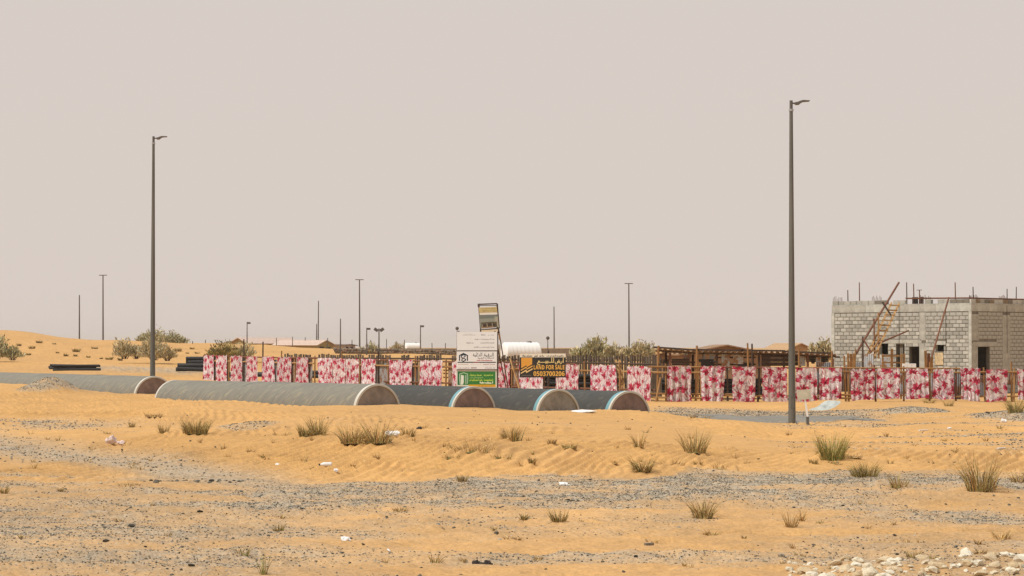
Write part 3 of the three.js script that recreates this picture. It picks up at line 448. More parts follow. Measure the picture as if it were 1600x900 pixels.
{ // pale rubble rocks
  const gs = [0, 1, 2, 3, 4].map((k) => { const g = new THREE.IcosahedronGeometry(1, 1), q = g.attributes.position; for (let i = 0; i < q.count; i++) { const x = q.getX(i), y = q.getY(i), z = q.getZ(i), n = 0.5 + 1.0 * fbm(x * 1.7 + k * 9 + 4, y * 1.7 + z * 2.3 + k, 3); q.setXYZ(i, x * n, y * n * 0.75, z * n * 0.95); } const g2 = g.toNonIndexed(); g2.computeVertexNormals(); return metreUV(g2); });
  const ms = [mat(0.68, 0.60, 0.46, { map: concTex, flatShading: true }), mat(0.76, 0.71, 0.60, { map: concTex, flatShading: true }), mat(0.62, 0.50, 0.34, { map: concTex, flatShading: true }), mat(0.55, 0.42, 0.26, { map: concTex, flatShading: true })];
  const spots = []; for (let k = 0; k < 520; k++) { const d = rr(24.6, 27.4), px = rr(1230, 1640), edge = 884 - 22 * ss(1270, 1340, px) + 8 * Math.sin(px * 0.02) ; const y = row0(d); if (y < edge) continue; spots.push([(px - 800) / F * d, d]); }
  spots.slice(0, 280).forEach(([x, d], i) => { const s = 0.016 + 0.064 * Math.pow(rnd(), 3); const o = mesh('rubble_rock', gs[i % 5], pick(ms)); o.position.set(x, height(x, d) + s * 0.25, -d); o.scale.set(s * rr(0.9, 1.5), s * rr(0.7, 1), s); o.rotation.set(rr(-0.4, 0.4), rr(0, 6), rr(-0.4, 0.4)); tag(o, 'pale limestone rock in the rubble at the bottom right corner', 'rock', 'pale rubble rocks'); });
}

// ---------------------------------------------------------------- floral cloth fence
const clothTex = canvasTex(1024, 1024, (c, w, h) => {
  c.fillStyle = '#cfc8c8'; c.fillRect(0, 0, w, h);
  const wrap = (x, y, r, fn) => { for (const dx of [-w, 0, w]) for (const dy of [-h, 0, h]) if (x + dx > -r && x + dx < w + r && y + dy > -r && y + dy < h + r) { c.save(); c.translate(x + dx, y + dy); fn(); c.restore(); } };
  const leaf = (x, y, a, L, k, col) => wrap(x, y, L * 1.2, () => { c.rotate(a); c.fillStyle = col; c.beginPath(); c.moveTo(-L, 0); c.quadraticCurveTo(0, -L * k, L, 0); c.quadraticCurveTo(0, L * k, -L, 0); c.fill(); });
  for (let i = 0; i < 420; i++) leaf(rnd() * w, rnd() * h, rnd() * 6.3, 18 + 40 * rnd(), 0.3 + 0.3 * rnd(), pick(['rgba(150,138,150,0.5)', 'rgba(190,176,184,0.7)', 'rgba(110,98,112,0.4)', 'rgba(246,242,242,0.9)', 'rgba(196,160,168,0.6)', 'rgba(214,196,198,0.7)']));
  const flower = (x, y, R, a0, n) => {
    for (let k = 0; k < 16; k++) { const a = rnd() * 6.3, r = R * (0.5 + 0.9 * rnd()); leaf(x + Math.cos(a) * r, y + Math.sin(a) * r, a + rr(-0.5, 0.5), R * rr(0.3, 0.55), 0.55, pick(['rgba(172,84,102,0.7)', 'rgba(190,150,158,0.7)', 'rgba(110,74,90,0.5)'])); }
    for (let k = 0; k < 26; k++) { const f = k / 26, q = R * 0.62 * Math.sqrt(rnd()) * (1.15 - 0.8 * f), a = rnd() * 6.3; leaf(x + Math.cos(a) * q, y + Math.sin(a) * q * 0.8, a + rr(-0.9, 0.9), R * rr(0.2, 0.42) * (1.1 - 0.4 * f), rr(0.6, 1.1), f < 0.35 ? pick(['#b02a4c', '#bd3a5a', '#a32043', '#a2344e']) : f < 0.8 ? pick(['#a3183c', '#b32444', '#8f1434', '#c23a58']) : pick(['#7c0c2a', '#93122f', '#64091f'])); }
  };
  [[110, 130, 120], [420, 70, 85], [720, 200, 125], [960, 420, 95], [330, 330, 112], [90, 560, 105], [600, 480, 122], [840, 670, 110], [340, 720, 125], [110, 880, 85], [610, 860, 115], [890, 930, 85], [470, 560, 62], [770, 420, 60], [210, 450, 60], [950, 150, 62], [560, 260, 60], [700, 680, 55]].forEach(([x, y, R], i) => flower(x, y, R * 1.32, i * 1.3, 6 + i % 3));
  for (let i = 0; i < 90; i++) leaf(rnd() * w, rnd() * h, rnd() * 6.3, 10 + 16 * rnd(), 0.5, pick(['rgba(186,50,80,0.8)', 'rgba(190,140,150,0.7)', 'rgba(88,72,86,0.5)', 'rgba(250,246,246,0.9)']));
});
const M_cloths = [[1, 1, 1], [0.93, 0.90, 0.88], [0.86, 0.82, 0.80], [0.97, 0.95, 0.97], [0.90, 0.84, 0.82]].map((c) => new THREE.MeshStandardMaterial({ map: clothTex, color: lin(...c), roughness: 1, side: THREE.DoubleSide }));   // some cloths more faded and dusty than others
// fence line in plan: depth as a function of the sight angle
const fenceA = P(300, 560, 151), fenceB = P(1022, 560, 108);
function fenceD(px) { if (px >= 1022) return 108; const k = (px - 800) / F, dx = fenceB.x - fenceA.x, dz = 108 - 151; return (151 + (k * 151 - fenceA.x) * 0 + dz * ((k * 151 - fenceA.x) / (dx - k * dz))); }
const topPx = (px) => (px < 1022 ? lerp(554, 571.5, clamp((px - 318) / 690)) : lerp(571.5, 575.5, clamp((px - 1022) / 400)));
function cloth(x0, x1, top, bottom, label, folds) {
  const dL = fenceD(x0) - 0.12, dR = fenceD(x1) - 0.12, A = P(x0, top, dL), B = P(x1, top, dR), bot = P((x0 + x1) / 2, bottom, (dL + dR) / 2).y;
  const W = A.distanceTo(B), H = (A.y + B.y) / 2 - bot, nx = 36, ny = 16, pos = [], uv = [], idx = [], n = V(-(B.z - A.z), 0, B.x - A.x).normalize(), u0 = rnd(), v0 = rnd(), ph = rnd() * 9, nf = folds || rr(2.5, 5), amp = folds ? 0.055 : 0.022, sx = rr(-0.03, 0.03), tuck = rr(0.0, 0.09), corner = rr(-0.09, 0.09), sag = rr(0.02, 0.09), sagn = rr(5, 12);
  for (let j = 0; j <= ny; j++) for (let i = 0; i <= nx; i++) {
    const u = i / nx, v = j / ny, e = u - 0.5;
    const uu = 0.5 + e * (1 - tuck * Math.sin(v * 2.6 + ph) - 0.03 * v) + sx * v + 0.012 * Math.sin(v * 9 + ph + u * 3) * v;
    const q = A.clone().lerp(B, uu); const f = amp * (0.25 + v) * Math.sin(u * nf * 6.283 + ph + 0.7 * Math.sin(v * 3)) + 0.09 * (0.3 + v) * (fbm(u * 3 + v * 1.5 + ph, v * 3 - u, 3) - 0.5);
    q.addScaledVector(n, f + 0.02); q.y = lerp(lerp(A.y, B.y, u) - sag * Math.abs(Math.sin(u * sagn + ph)) * (1 - v) * (1 - v), bot + corner * e + 0.02 * Math.sin(u * 7 + ph), v);
    pos.push(q.x, q.y, q.z); uv.push(u0 + u * W * 1.12 * (folds ? 1.25 : 1) / 2.05, v0 - v * H / 2.05);
  }
  for (let j = 0; j < ny; j++) for (let i = 0; i < nx; i++) { const a = j * (nx + 1) + i, c = a + nx + 1; idx.push(a, c, a + 1, a + 1, c, c + 1); }
  const g = new THREE.BufferGeometry(); g.setAttribute('position', new THREE.Float32BufferAttribute(pos, 3)); g.setAttribute('uv', new THREE.Float32BufferAttribute(uv, 2)); g.setIndex(idx); g.computeVertexNormals();
  const c0 = V((A.x + B.x) / 2, bot, (A.z + B.z) / 2); g.translate(-c0.x, -c0.y, -c0.z); const o = mesh('floral_cloth', g, pick(M_cloths)); o.position.copy(c0); tag(o, label, 'cloth', 'red floral cloths hung along the fence');
}
const ord = ['', 'first', 'second', 'third', 'fourth', 'fifth', 'sixth', 'seventh', 'eighth', 'ninth', 'tenth', 'eleventh', 'twelfth', 'thirteenth'];
[[318, 335], [338, 355], [361, 379], [385, 403], [410, 429], [434, 456], [463, 483], [497, 519], [519, 540], [541, 561], [565, 587]].forEach(([a, b], i) => cloth(a, b, topPx(a), 600, `narrow red floral cloth, ${ord[i + 1]} from the left end of the fence`));
cloth(608, 645, 561.5, 606, 'wide pleated floral cloth, second one left of the white sign boards', 4);
cloth(657, 693, 562, 606, 'wide pleated floral cloth just left of the white sign boards', 5);
cloth(707, 745, 564, 608, 'floral cloth mostly hidden behind the white sign boards');
cloth(770, 797, 566, 610, 'floral cloth beside the right edge of the white sign boards');
cloth(811, 850, 567, 612, 'floral cloth mostly hidden behind the land for sale sign');
cloth(869, 906, 568.5, 614, 'pleated floral cloth at the right edge of the land for sale sign', 3);
cloth(923, 962, 569.5, 616, 'pleated floral cloth above the gap between the two right hand pipes', 4);
cloth(980, 1020, 571.5, 627, 'long floral cloth behind the rightmost pipe end', 3);
[[1042, 1080, 571, 628, 4], [1096, 1132, 571, 628, 3], [1144, 1181, 572, 628], [1190, 1230, 573, 628]].forEach(([a, b, t, m, f], i) => cloth(a, b, t, m, `floral cloth, ${ord[i + 1]} right of the crossed wooden post, left of the street light`, f));
[[1243, 1276, 574, 628], [1279, 1316, 574, 625], [1329, 1367, 575, 625], [1370, 1406, 575, 623], [1415, 1450, 575, 623], [1457, 1491, 576, 624], [1500, 1532, 574, 626], [1541, 1574, 576, 627], [1589, 1622, 575, 626]].forEach(([a, b, t, m], i) => cloth(a, b, t, m, `floral cloth, ${ord[i + 1]} right of the right hand street light`));

// corrugated sheet, bottom centre at the origin
function corr(w, h, lam = 0.09, amp = 0.014) { const n = Math.max(6, Math.round(w / lam * 6)), g = new THREE.PlaneGeometry(w, h, n, 2), p = g.attributes.position; for (let i = 0; i < p.count; i++) p.setZ(i, amp * Math.sin(p.getX(i) / lam * 6.283)); g.translate(0, h / 2, 0); g.computeVertexNormals(); const uv = g.attributes.uv; for (let i = 0; i < uv.count; i++) uv.setXY(i, uv.getX(i) * w + w * 3.1, uv.getY(i) * h + h * 1.7); return g; }
{ // front fence, oblique left part
  const t = thing('wooden_fence', 'rough timber fence running from far left to the crossed post, hung with cloths', 'fence');
  const pt = (px, py, off = 0) => P(px, py, fenceD(px) + off), gy = (px) => height(P(px, 560, fenceD(px)).x, fenceD(px), false);
  for (const [px, top, m] of [[320, 553], [357, 552], [381, 530, 1], [411, 534, 1], [440, 548], [461, 556], [492, 556], [534, 549], [563, 557], [591, 549, 1], [606, 557], [649, 556], [697, 560], [752, 562], [800, 563], [857, 548, 1], [913, 564], [968, 566]]) { const a = pt(px, top), b = a.clone(); b.y = gy(px) - 0.2; b.x += rr(-0.05, 0.05); mesh('post', rod(b, a, 0.05, 0.04, 7), m ? M.woodDark : M.wood, t); }
  for (const [x0, x1, dy, m] of [[318, 470, 2, 'woodRed'], [440, 610, 1.5, 'woodRed'], [580, 760, 1.5, 'woodRed'], [740, 900, 0, 'woodRed'], [880, 1030, -2, 'woodDark'], [325, 490, 9.5, 'woodPale'], [500, 660, 10, 'woodPale'], [640, 800, 10, 'wood'], [780, 960, 10, 'wood'], [930, 1032, 10, 'woodPale'], [600, 800, 35, 'woodRed'], [800, 1024, 38, 'woodRed']]) mesh('rail', rod(pt(x0, topPx(x0) + dy, -0.03), pt(x1, topPx(x1) + dy, -0.03), 0.045, 0.04, 7), M[m], t);
  for (const [x0, x1, dy, m] of [[333, 340, 2, 'sheet'], [353, 359, 1, 'sheetRust'], [378, 387, 4, 'sheet'], [426, 436, 5, 'sheet'], [454, 463, 3, 'sheetRust'], [480, 488, 2, 'sheet'], [558, 567, 8, 'sheet'], [586, 608, 9, 'sheet'], [643, 652, 5, 'sheet'], [700, 712, 3, 'sheetRust'], [796, 812, 4, 'sheetRust'], [600, 612, 3, 'sheet'], [848, 852, 3, 'sheetRust']]) {
    const A = pt(x0, topPx(x0) + dy, 0.12), B = pt(x1, topPx(x1) + dy, 0.12), w = Math.hypot(B.x - A.x, B.z - A.z), o = mesh('corrugated_sheet', corr(w, A.y - gy(x0)), M[m], t); o.position.set((A.x + B.x) / 2, gy(x0), (A.z + B.z) / 2); o.rotation.y = -Math.atan2(B.z - A.z, B.x - A.x); }
  // slatted crate boards and a ladder like frame seen in the gaps
  for (const dy of [9, 15, 20, 26]) mesh('board', beam(pt(693, topPx(693) + dy, 0.2), pt(706, topPx(706) + dy, 0.2), 0.08, 0.03), M.woodPale, t);
  for (const px of [968, 974]) mesh('leaning_plank', beam(pt(px + (px > 970 ? 2 : 5), 612, 0.3), pt(px - 6, 562, 0.4), 0.10, 0.03), M.woodPale, t);
  for (const y of [592, 600, 606]) mesh('board', beam(pt(964, y, 0.35), pt(975, y, 0.35), 0.09, 0.03), M.wood, t);
  mesh('leaning_plank', beam(pt(797, 560, -0.4), pt(812, 608, -0.5), 0.09, 0.05), M.woodPale, t);
}
{ // front fence, right part facing the camera
  const t = thing('wooden_fence', 'rough timber fence at the right in front of the shed and building, hung with cloths', 'fence');
  const pt = (px, py, off = 0) => P(px, py, 108 + off), gy = (px) => height((px - 800) / F * 108, 108, false);
  for (const [px, top, m, r = 0.05] of [[1029, 540, 'wood', 0.06], [1089, 540, 'wood', 0.06], [1094, 566, 'wood'], [1040, 568, 'wood'], [1136, 572, 'woodDark'], [1168, 536, 'wood'], [1175, 537, 'woodDark'], [1186, 570, 'woodDark'], [1234, 560, 'wood'], [1248, 545, 'wood'], [1300, 548, 'wood'], [1302, 560, 'woodRed'], [1319, 556, 'wood'], [1325, 562, 'wood'], [1366, 570, 'woodRed'], [1412, 572, 'wood'], [1453, 566, 'wood'], [1494, 574, 'woodRed'], [1537, 574, 'wood'], [1580, 566, 'wood'], [1585, 576, 'woodPale']]) { const a = pt(px, top, 0.02), b = a.clone(); b.y = gy(px) - 0.25; b.x += rr(-0.08, 0.08); mesh('post', rod(b, a, r, r * 0.8, 7), M[m], t); }
  mesh('brace', rod(P(1022, 641, 107), pt(1032, 590, -0.12), 0.045, 0.04, 7), M.wood, t);
  for (const [x0, y0, x1, y1, m] of [[1012, 573, 1150, 574, 'wood'], [1130, 574, 1260, 575, 'woodRed'], [1236, 574.5, 1400, 575.5, 'wood'], [1380, 575, 1500, 576, 'wood'], [1020, 582, 1100, 582, 'woodPale'], [1280, 580, 1420, 581, 'wood'], [1400, 582, 1536, 582, 'wood'], [1520, 581, 1640, 582, 'wood'], [1015, 615, 1150, 616, 'wood'], [1020, 621, 1120, 622, 'woodPale'], [1100, 618, 1300, 619, 'wood'], [1200, 625, 1330, 622, 'wood'], [1310, 617, 1450, 618, 'wood'], [1440, 620, 1640, 619, 'wood']]) mesh('rail', rod(pt(x0, y0, -0.02), pt(x1, y1, -0.02), 0.042, 0.036, 7), M[m], t);
  for (const [x0, x1, top, bot, m, off = 0.35] of [[1276, 1290, 572, 617, 'sheet'], [1312, 1330, 577, 612, 'sheetRust'], [1318, 1326, 572, 612, 'sheet', 0.5], [1366, 1372, 577, 618, 'sheetPale'], [1404, 1417, 580, 616, 'sheetPale'], [1450, 1460, 581, 616, 'sheetPale'], [1490, 1502, 582, 624, 'sheet'], [1530, 1542, 586, 620, 'sheet'], [1276, 1300, 566, 574, 'sheet', 0.5], [1574, 1590, 582, 600, 'sheetRust', 0.6]]) { const A = pt(x0, bot, off), w = (x1 - x0) / F * (108 + off), h = pt(x0, top, off).y - A.y, o = mesh('corrugated_sheet', corr(w, h), M[m], t); o.position.set(A.x + w / 2, A.y, A.z); }
}
{ // weathered plank palisade standing behind the front fence
  const t = thing('plank_fence', 'weathered grey plank palisade with a ragged top behind the cloths', 'fence');
  const gs = [0.55, 0.62, 0.7].map((k) => box(0.135, 1, 0.025, 0, 0.5, 0));
  let px = 446; while (px < 1034) { const gap = (px > 488 && px < 497) || (px > 568 && px < 574) || (px > 612 && px < 626) || (px > 640 && px < 660 && rnd() < 0.6) || (px > 692 && px < 706); const d = fenceD(px) + 6, a = P(px, (px < 880 ? lerp(553, 556, (px - 446) / 434) : 556) + rr(-1, 1.6) - (px > 880 && rnd() < 0.25 ? 2 : 0), d), gy = height(a.x, d, false) - 0.1;
    if (!gap) { const o = mesh('plank', pick(gs), pick(M.plank), t); o.position.set(a.x, gy, a.z); o.scale.y = a.y - gy; o.rotation.set(0, 0.85 + rr(-0.05, 0.05), rr(-0.02, 0.02)); if (px > 1005) o.rotation.y = 0.3; }
    px += 3.35 + rr(0, 0.4) + (px > 700 ? 0.5 : 0); }
  for (const [x0, x1, y0, y1] of [[446, 760, 559, 561], [740, 1034, 561, 563]]) mesh('rail', rod(P(x0, y0, fenceD(x0) + 5.9), P(x1, y1, fenceD(x1) + 5.9), 0.05, 0.05, 6), M.woodDark, t);
}

// ---------------------------------------------------------------- black pipe stacks
function pipeBundle(spec, label) {   // spec: [x0, x1, y, r px] rows at depth
  const [x0, x1, yb, r, rows, cols, d, skew] = spec, c = P((x0 + x1) / 2, yb, d), s = F / d, R = r / s, L = (x1 - x0) / s;
  const t = thing('black_pipe_bundle', label, 'pipes', c, skew, 'bundles of black pipes');
  const g = new THREE.CylinderGeometry(R, R, L, 12, 1, true).rotateZ(Math.PI / 2), ring = new THREE.TorusGeometry(R * 0.9, R * 0.1, 6, 12).rotateY(Math.PI / 2), m = M.black.clone(); m.side = THREE.DoubleSide;
  for (let j = 0; j < rows; j++) for (let i = 0; i < cols - (j % 2); i++) { const o = mesh('pipe', g, m, t); o.rotation.set(0, rr(-0.05, 0.05), rr(-0.03, 0.03)); o.position.set(rr(-0.14, 0.14) * L * 0.5, R * (1 + j * 1.78), -(i + (j % 2) * 0.5) * R * 2.02); mesh('pipe_lip', ring, m, o).position.x = L / 2; }
}
pipeBundle([80, 152, 579, 1.7, 3, 5, 150, 0.06], 'flat stack of thin black pipes on the sand beyond the left pipe');
pipeBundle([276, 326, 580, 3.2, 2, 3, 168, 0.12], 'lower black pipes just left of the fence end');
pipeBundle([292, 330, 568.5, 3.0, 2, 2, 170, 0.08], 'upper black pipes stacked left of the fence end');
pipeBundle([474, 520, 591, 3.2, 2, 3, 150, 0], 'black pipes glimpsed through the gap at the seventh cloth');
pipeBundle([350, 420, 594, 3.2, 2, 3, 158, 0], 'black pipes low behind the leftmost cloths');
pipeBundle([850, 936, 614, 3.2, 5, 3, 118, 0], 'tall stack of black pipes seen right of the land for sale sign');
pipeBundle([966, 1062, 616, 3.4, 4, 3, 116, 0], 'stack of black pipes behind the crossed wooden post');
pipeBundle([1070, 1196, 617, 3.4, 4, 3, 115, 0], 'stack of black pipes under the shed roof');

// ---------------------------------------------------------------- signs
const stroke = (c, pts) => { c.beginPath(); pts.forEach(([x, y], i) => (i ? c.lineTo(x, y) : c.moveTo(x, y))); c.stroke(); };
const AR = {   // arabic letter shapes, pen moving leftwards from x = 0; y up from the baseline: [advance, strokes, dots]
  alef: [0.30, [[[-0.1, 1], [-0.1, 0]]], []], lam: [0.34, [[[-0.05, 1], [-0.05, 0], [-0.34, 0]]], []], ra: [0.36, [[[0, 0.32], [-0.03, 0.05], [-0.14, -0.16], [-0.34, -0.26]]], []],
  waw: [0.42, [[[-0.05, 0.0], [-0.05, 0.28], [-0.18, 0.36], [-0.27, 0.25], [-0.22, 0.05], [-0.05, 0.0], [-0.12, -0.18], [-0.34, -0.28]], [[-0.08, 0.62], [-0.2, 0.66], [-0.1, 0.54], [-0.24, 0.5]]], []],
  ya: [0.30, [[[0, 0], [-0.1, 0.02], [-0.12, 0.3], [-0.16, 0.02], [-0.30, 0]]], [[-0.07, -0.2], [-0.2, -0.2]]], ba: [0.30, [[[0, 0], [-0.1, 0.02], [-0.12, 0.3], [-0.16, 0.02], [-0.30, 0]]], [[-0.14, -0.2]]],
  nun: [0.28, [[[0, 0], [-0.1, 0.02], [-0.12, 0.3], [-0.16, 0.02], [-0.28, 0]]], [[-0.12, 0.5]]], ta: [0.28, [[[0, 0], [-0.1, 0.02], [-0.12, 0.3], [-0.16, 0.02], [-0.28, 0]]], [[-0.05, 0.5], [-0.18, 0.5]]],
  teh: [0.44, [[[0, 0], [-0.1, 0.02], [-0.14, 0.3], [-0.3, 0.42], [-0.38, 0.2], [-0.3, 0.02], [-0.14, 0.04]]], [[-0.2, 0.62], [-0.34, 0.62]]], dhal: [0.36, [[[-0.08, 0.46], [-0.02, 0.08], [-0.1, 0], [-0.32, 0]]], [[-0.12, 0.66]]], dal: [0.36, [[[-0.08, 0.46], [-0.02, 0.08], [-0.1, 0], [-0.32, 0]]], []],
  kaf: [0.44, [[[-0.42, 1.0], [-0.05, 0.66], [-0.3, 0.42], [-0.36, 0.05], [-0.44, 0]], [[0, 0], [-0.4, 0]]], []], sin: [0.5, [[[0, 0], [-0.04, 0.26], [-0.1, 0.02], [-0.2, 0.02], [-0.22, 0.26], [-0.28, 0.02], [-0.38, 0.02], [-0.4, 0.26], [-0.46, 0.02], [-0.5, 0]]], []],
  shin: [0.5, [[[0, 0], [-0.04, 0.26], [-0.1, 0.02], [-0.2, 0.02], [-0.22, 0.26], [-0.28, 0.02], [-0.38, 0.02], [-0.4, 0.26], [-0.46, 0.02], [-0.5, 0]]], [[-0.14, 0.44], [-0.3, 0.44], [-0.22, 0.6]]], ha: [0.36, [[[0, 0], [-0.12, 0.02], [-0.06, 0.26], [-0.2, 0.42], [-0.28, 0.2], [-0.18, -0.12], [-0.12, 0], [-0.36, 0]]], []],
  dad: [0.85, [[[0.02, 0.02], [-0.05, 0.3], [-0.22, 0.38], [-0.34, 0.2], [-0.3, 0.02], [0, 0.02]], [[-0.3, 0.02], [-0.4, 0.26], [-0.44, 0.0], [-0.5, -0.25], [-0.66, -0.3], [-0.78, -0.15], [-0.8, 0.12]]], [[-0.18, 0.58]]],
  ain: [0.62, [[[0, 0], [-0.2, 0.02], [-0.12, 0.28], [-0.32, 0.28], [-0.2, 0.02], [-0.46, -0.14], [-0.48, -0.38], [-0.3, -0.52], [-0.02, -0.46]]], []], gap: [0.35, [], []], kash: [0.3, [[[0, 0], [-0.3, 0]]], []],
};
function arabic(c, letters, x, y, size, colour, lw = 0.11, sx = 1) {   // x is the right hand end
  c.strokeStyle = c.fillStyle = colour; c.lineWidth = size * lw; c.lineCap = c.lineJoin = 'round';
  for (const k of letters.split(' ')) { const [adv, st, dots] = AR[k]; for (const s of st) stroke(c, s.map(([a, b]) => [x + a * size * sx, y - b * size])); for (const [a, b] of dots) { c.beginPath(); c.arc(x + a * size * sx, y - b * size, size * lw * 0.62, 0, 7); c.fill(); } x -= adv * size * sx; }
  return x;
}
const VISION = 'alef lam ra waw ya teh', SMART = 'alef lam dhal kaf ya teh', CONSULT = 'lam lam alef sin ta shin alef ra alef ta', ENGIN = 'alef lam ha nun dal sin ya teh';
function signMat(w, h, draw) { return new THREE.MeshStandardMaterial({ map: canvasTex(w, h, draw), roughness: 0.7 }); }
function board(w, h, thick, face, edge, parent, name, x, y, z) {   // board with printed front
  const b = mesh(name, box(w, h, thick), edge, parent); b.position.set(x, y, z);
  mesh('printed_face', new THREE.PlaneGeometry(w - 0.008, h - 0.008).translate(0, 0, thick / 2 + 0.004), face, b); return b;
}
const grime = (c, w, h, n, a) => { for (let i = 0; i < n; i++) { c.fillStyle = `rgba(${130 + 40 * rnd() | 0},${115 + 30 * rnd() | 0},${90 + 20 * rnd() | 0},${a * rnd()})`; c.beginPath(); c.ellipse(rnd() * w, rnd() * h, 4 + 30 * rnd(), 2 + 14 * rnd(), rnd() * 3, 0, 7); c.fill(); } };
const textLine = (c, x0, x1, y, h, col, lw) => { arabic(c, Array.from({ length: 40 }, () => pick(['alef', 'lam', 'ra', 'ya', 'ba', 'sin', 'nun', 'dal', 'ha', 'ta', 'gap'])).join(' ').split(' ').slice(0, Math.round((x1 - x0) / (h * 0.36))).join(' '), x1, y, h, col, lw); };
{
  const d = 93, s = F / d, c = P(745, 604, d), gy = height(c.x, d, false), Z = 0;
  const t = thing('site_sign', 'stack of three site boards, two white and one green, behind the pipes', 'sign', V(c.x, gy, c.z));
  const yy = (py) => P(745, py, d).y - gy, w = 63 / s;
  const f1 = signMat(1024, 490, (k, W, H) => { k.fillStyle = '#e9ebed'; k.fillRect(0, 0, W, H); textLine(k, 100, 470, 88, 34, '#8d8a8c', 0.1); textLine(k, 590, 720, 88, 36, '#5f5c60', 0.16); textLine(k, 780, 950, 90, 34, '#97949a', 0.1); textLine(k, 420, 950, 205, 38, '#6f6d72', 0.12); textLine(k, 560, 950, 300, 38, '#76737a', 0.12); textLine(k, 220, 420, 300, 36, '#5a585c', 0.15); textLine(k, 400, 950, 415, 38, '#757278', 0.12); grime(k, W, H, 60, 0.10); });
  const f2 = signMat(1024, 460, (k, W, H) => {
    k.fillStyle = '#e9eaeb'; k.fillRect(0, 0, W, H);
    k.strokeStyle = '#1d2b38'; k.lineWidth = 30; k.lineJoin = 'miter'; stroke(k, [[72, 245], [72, 105], [172, 52], [272, 105], [272, 245]]);
    k.lineWidth = 26; stroke(k, [[228, 108], [172, 84], [118, 112], [118, 150], [150, 172], [190, 186], [226, 206]]); stroke(k, [[226, 130], [172, 150]]); stroke(k, [[226, 190], [226, 226], [172, 256], [116, 232]]); stroke(k, [[118, 205], [160, 196]]);
    let x = arabic(k, VISION, 950, 120, 88, '#2c3036', 0.13, 1.35); arabic(k, SMART, x - 40, 120, 88, '#2c3036', 0.13, 1.25);
    x = arabic(k, CONSULT, 950, 182, 46, '#55595c', 0.14, 1.45); arabic(k, ENGIN, x - 16, 182, 46, '#55595c', 0.14, 1.25);
    k.fillStyle = '#a02c44'; k.font = 'bold 34px sans-serif'; textLine(k, 350, 905, 238, 30, '#a83248', 0.22);
    k.fillStyle = '#2e3234'; k.fillRect(20, 268, 980, 28); k.fillStyle = '#8c3040'; k.fillRect(420, 270, 150, 24);
    textLine(k, 20, 300, 336, 22, '#9a7a3c', 0.16); textLine(k, 640, 980, 340, 24, '#8d4450', 0.16); textLine(k, 300, 620, 338, 18, '#b5b0ac', 0.1); textLine(k, 40, 960, 384, 18, '#b9a5a0', 0.1);
    textLine(k, 30, 330, 436, 24, '#6a4a58', 0.16); k.fillStyle = '#57473f'; k.fillRect(360, 418, 150, 20); textLine(k, 700, 980, 436, 24, '#5e4a5e', 0.16); grime(k, W, H, 60, 0.10);
  });
  const f3 = signMat(1024, 430, (k, W, H) => {
    k.fillStyle = '#dedfd4'; k.fillRect(0, 0, W, H); k.fillStyle = '#2f7a34'; k.fillRect(26, 24, 970, 340); k.fillStyle = '#236a44'; k.fillRect(26, 24, 60, 340);
    k.strokeStyle = '#cfe6cf'; k.lineWidth = 13; stroke(k, [[92, 350], [78, 200], [82, 90], [180, 58], [284, 92], [290, 200], [280, 330]]);
    k.fillStyle = '#dfe6dc'; k.beginPath(); k.moveTo(112, 108); k.lineTo(186, 128); k.lineTo(186, 300); k.lineTo(165, 350); k.lineTo(104, 355); k.closePath(); k.fill(); k.fillStyle = '#8fae98'; k.beginPath(); k.moveTo(216, 128); k.lineTo(258, 108); k.lineTo(258, 345); k.lineTo(222, 345); k.closePath(); k.fill();
    textLine(k, 700, 930, 128, 50, '#b5cf58', 0.16); textLine(k, 320, 640, 128, 50, '#b5cf58', 0.16); textLine(k, 320, 680, 190, 38, '#a8c97e', 0.13);
    textLine(k, 330, 560, 252, 44, '#c3d74e', 0.18); textLine(k, 580, 660, 252, 44, '#c3d74e', 0.18); textLine(k, 690, 935, 252, 44, '#c3d74e', 0.18); textLine(k, 570, 930, 318, 40, '#eef2dc', 0.24);
    k.fillStyle = '#d8a321'; k.fillRect(310, 352, 690, 60); textLine(k, 340, 980, 396, 30, '#a87414', 0.2); grime(k, W, H, 40, 0.10);
  });
  board(w, yy(518.5) - yy(547.5), 0.03, f1, M.white, t, 'upper_board', 0.01, (yy(518.5) + yy(547.5)) / 2, 0);
  board(w, yy(549) - yy(577), 0.03, f2, M.white, t, 'middle_board', 0, (yy(549) + yy(577)) / 2, 0.01);
  board(w, yy(578.5) - yy(606), 0.03, f3, M.white, t, 'lower_board', -0.01, (yy(578.5) + yy(606)) / 2, 0.0);
  for (const x of [-w / 2 + 0.08, w / 2 - 0.08]) mesh('post', rod(V(x, -0.3, -0.06), V(x, yy(517), -0.06), 0.03), M.steel, t);
  for (const y of [yy(548.2), yy(577.8), yy(522)]) mesh('cross_bar', rod(V(-w / 2, y, -0.05), V(w / 2 + 0.02, y, -0.05), 0.022), M.steel, t);
  mesh('side_bar', rod(V(w / 2 + 0.03, yy(518), 0), V(w / 2 + 0.02, yy(578), 0), 0.02), M.steel, t);
  mesh('brace', rod(V(w / 2 + 0.04, yy(545), -0.03), V(w / 2 + 0.48, 0, -0.9), 0.022), M.steel, t);
  mesh('ladder_bar', box(w + 0.02, 0.02, 0.02, 0, yy(577.8), 0.03), M.woodRed, t);
}
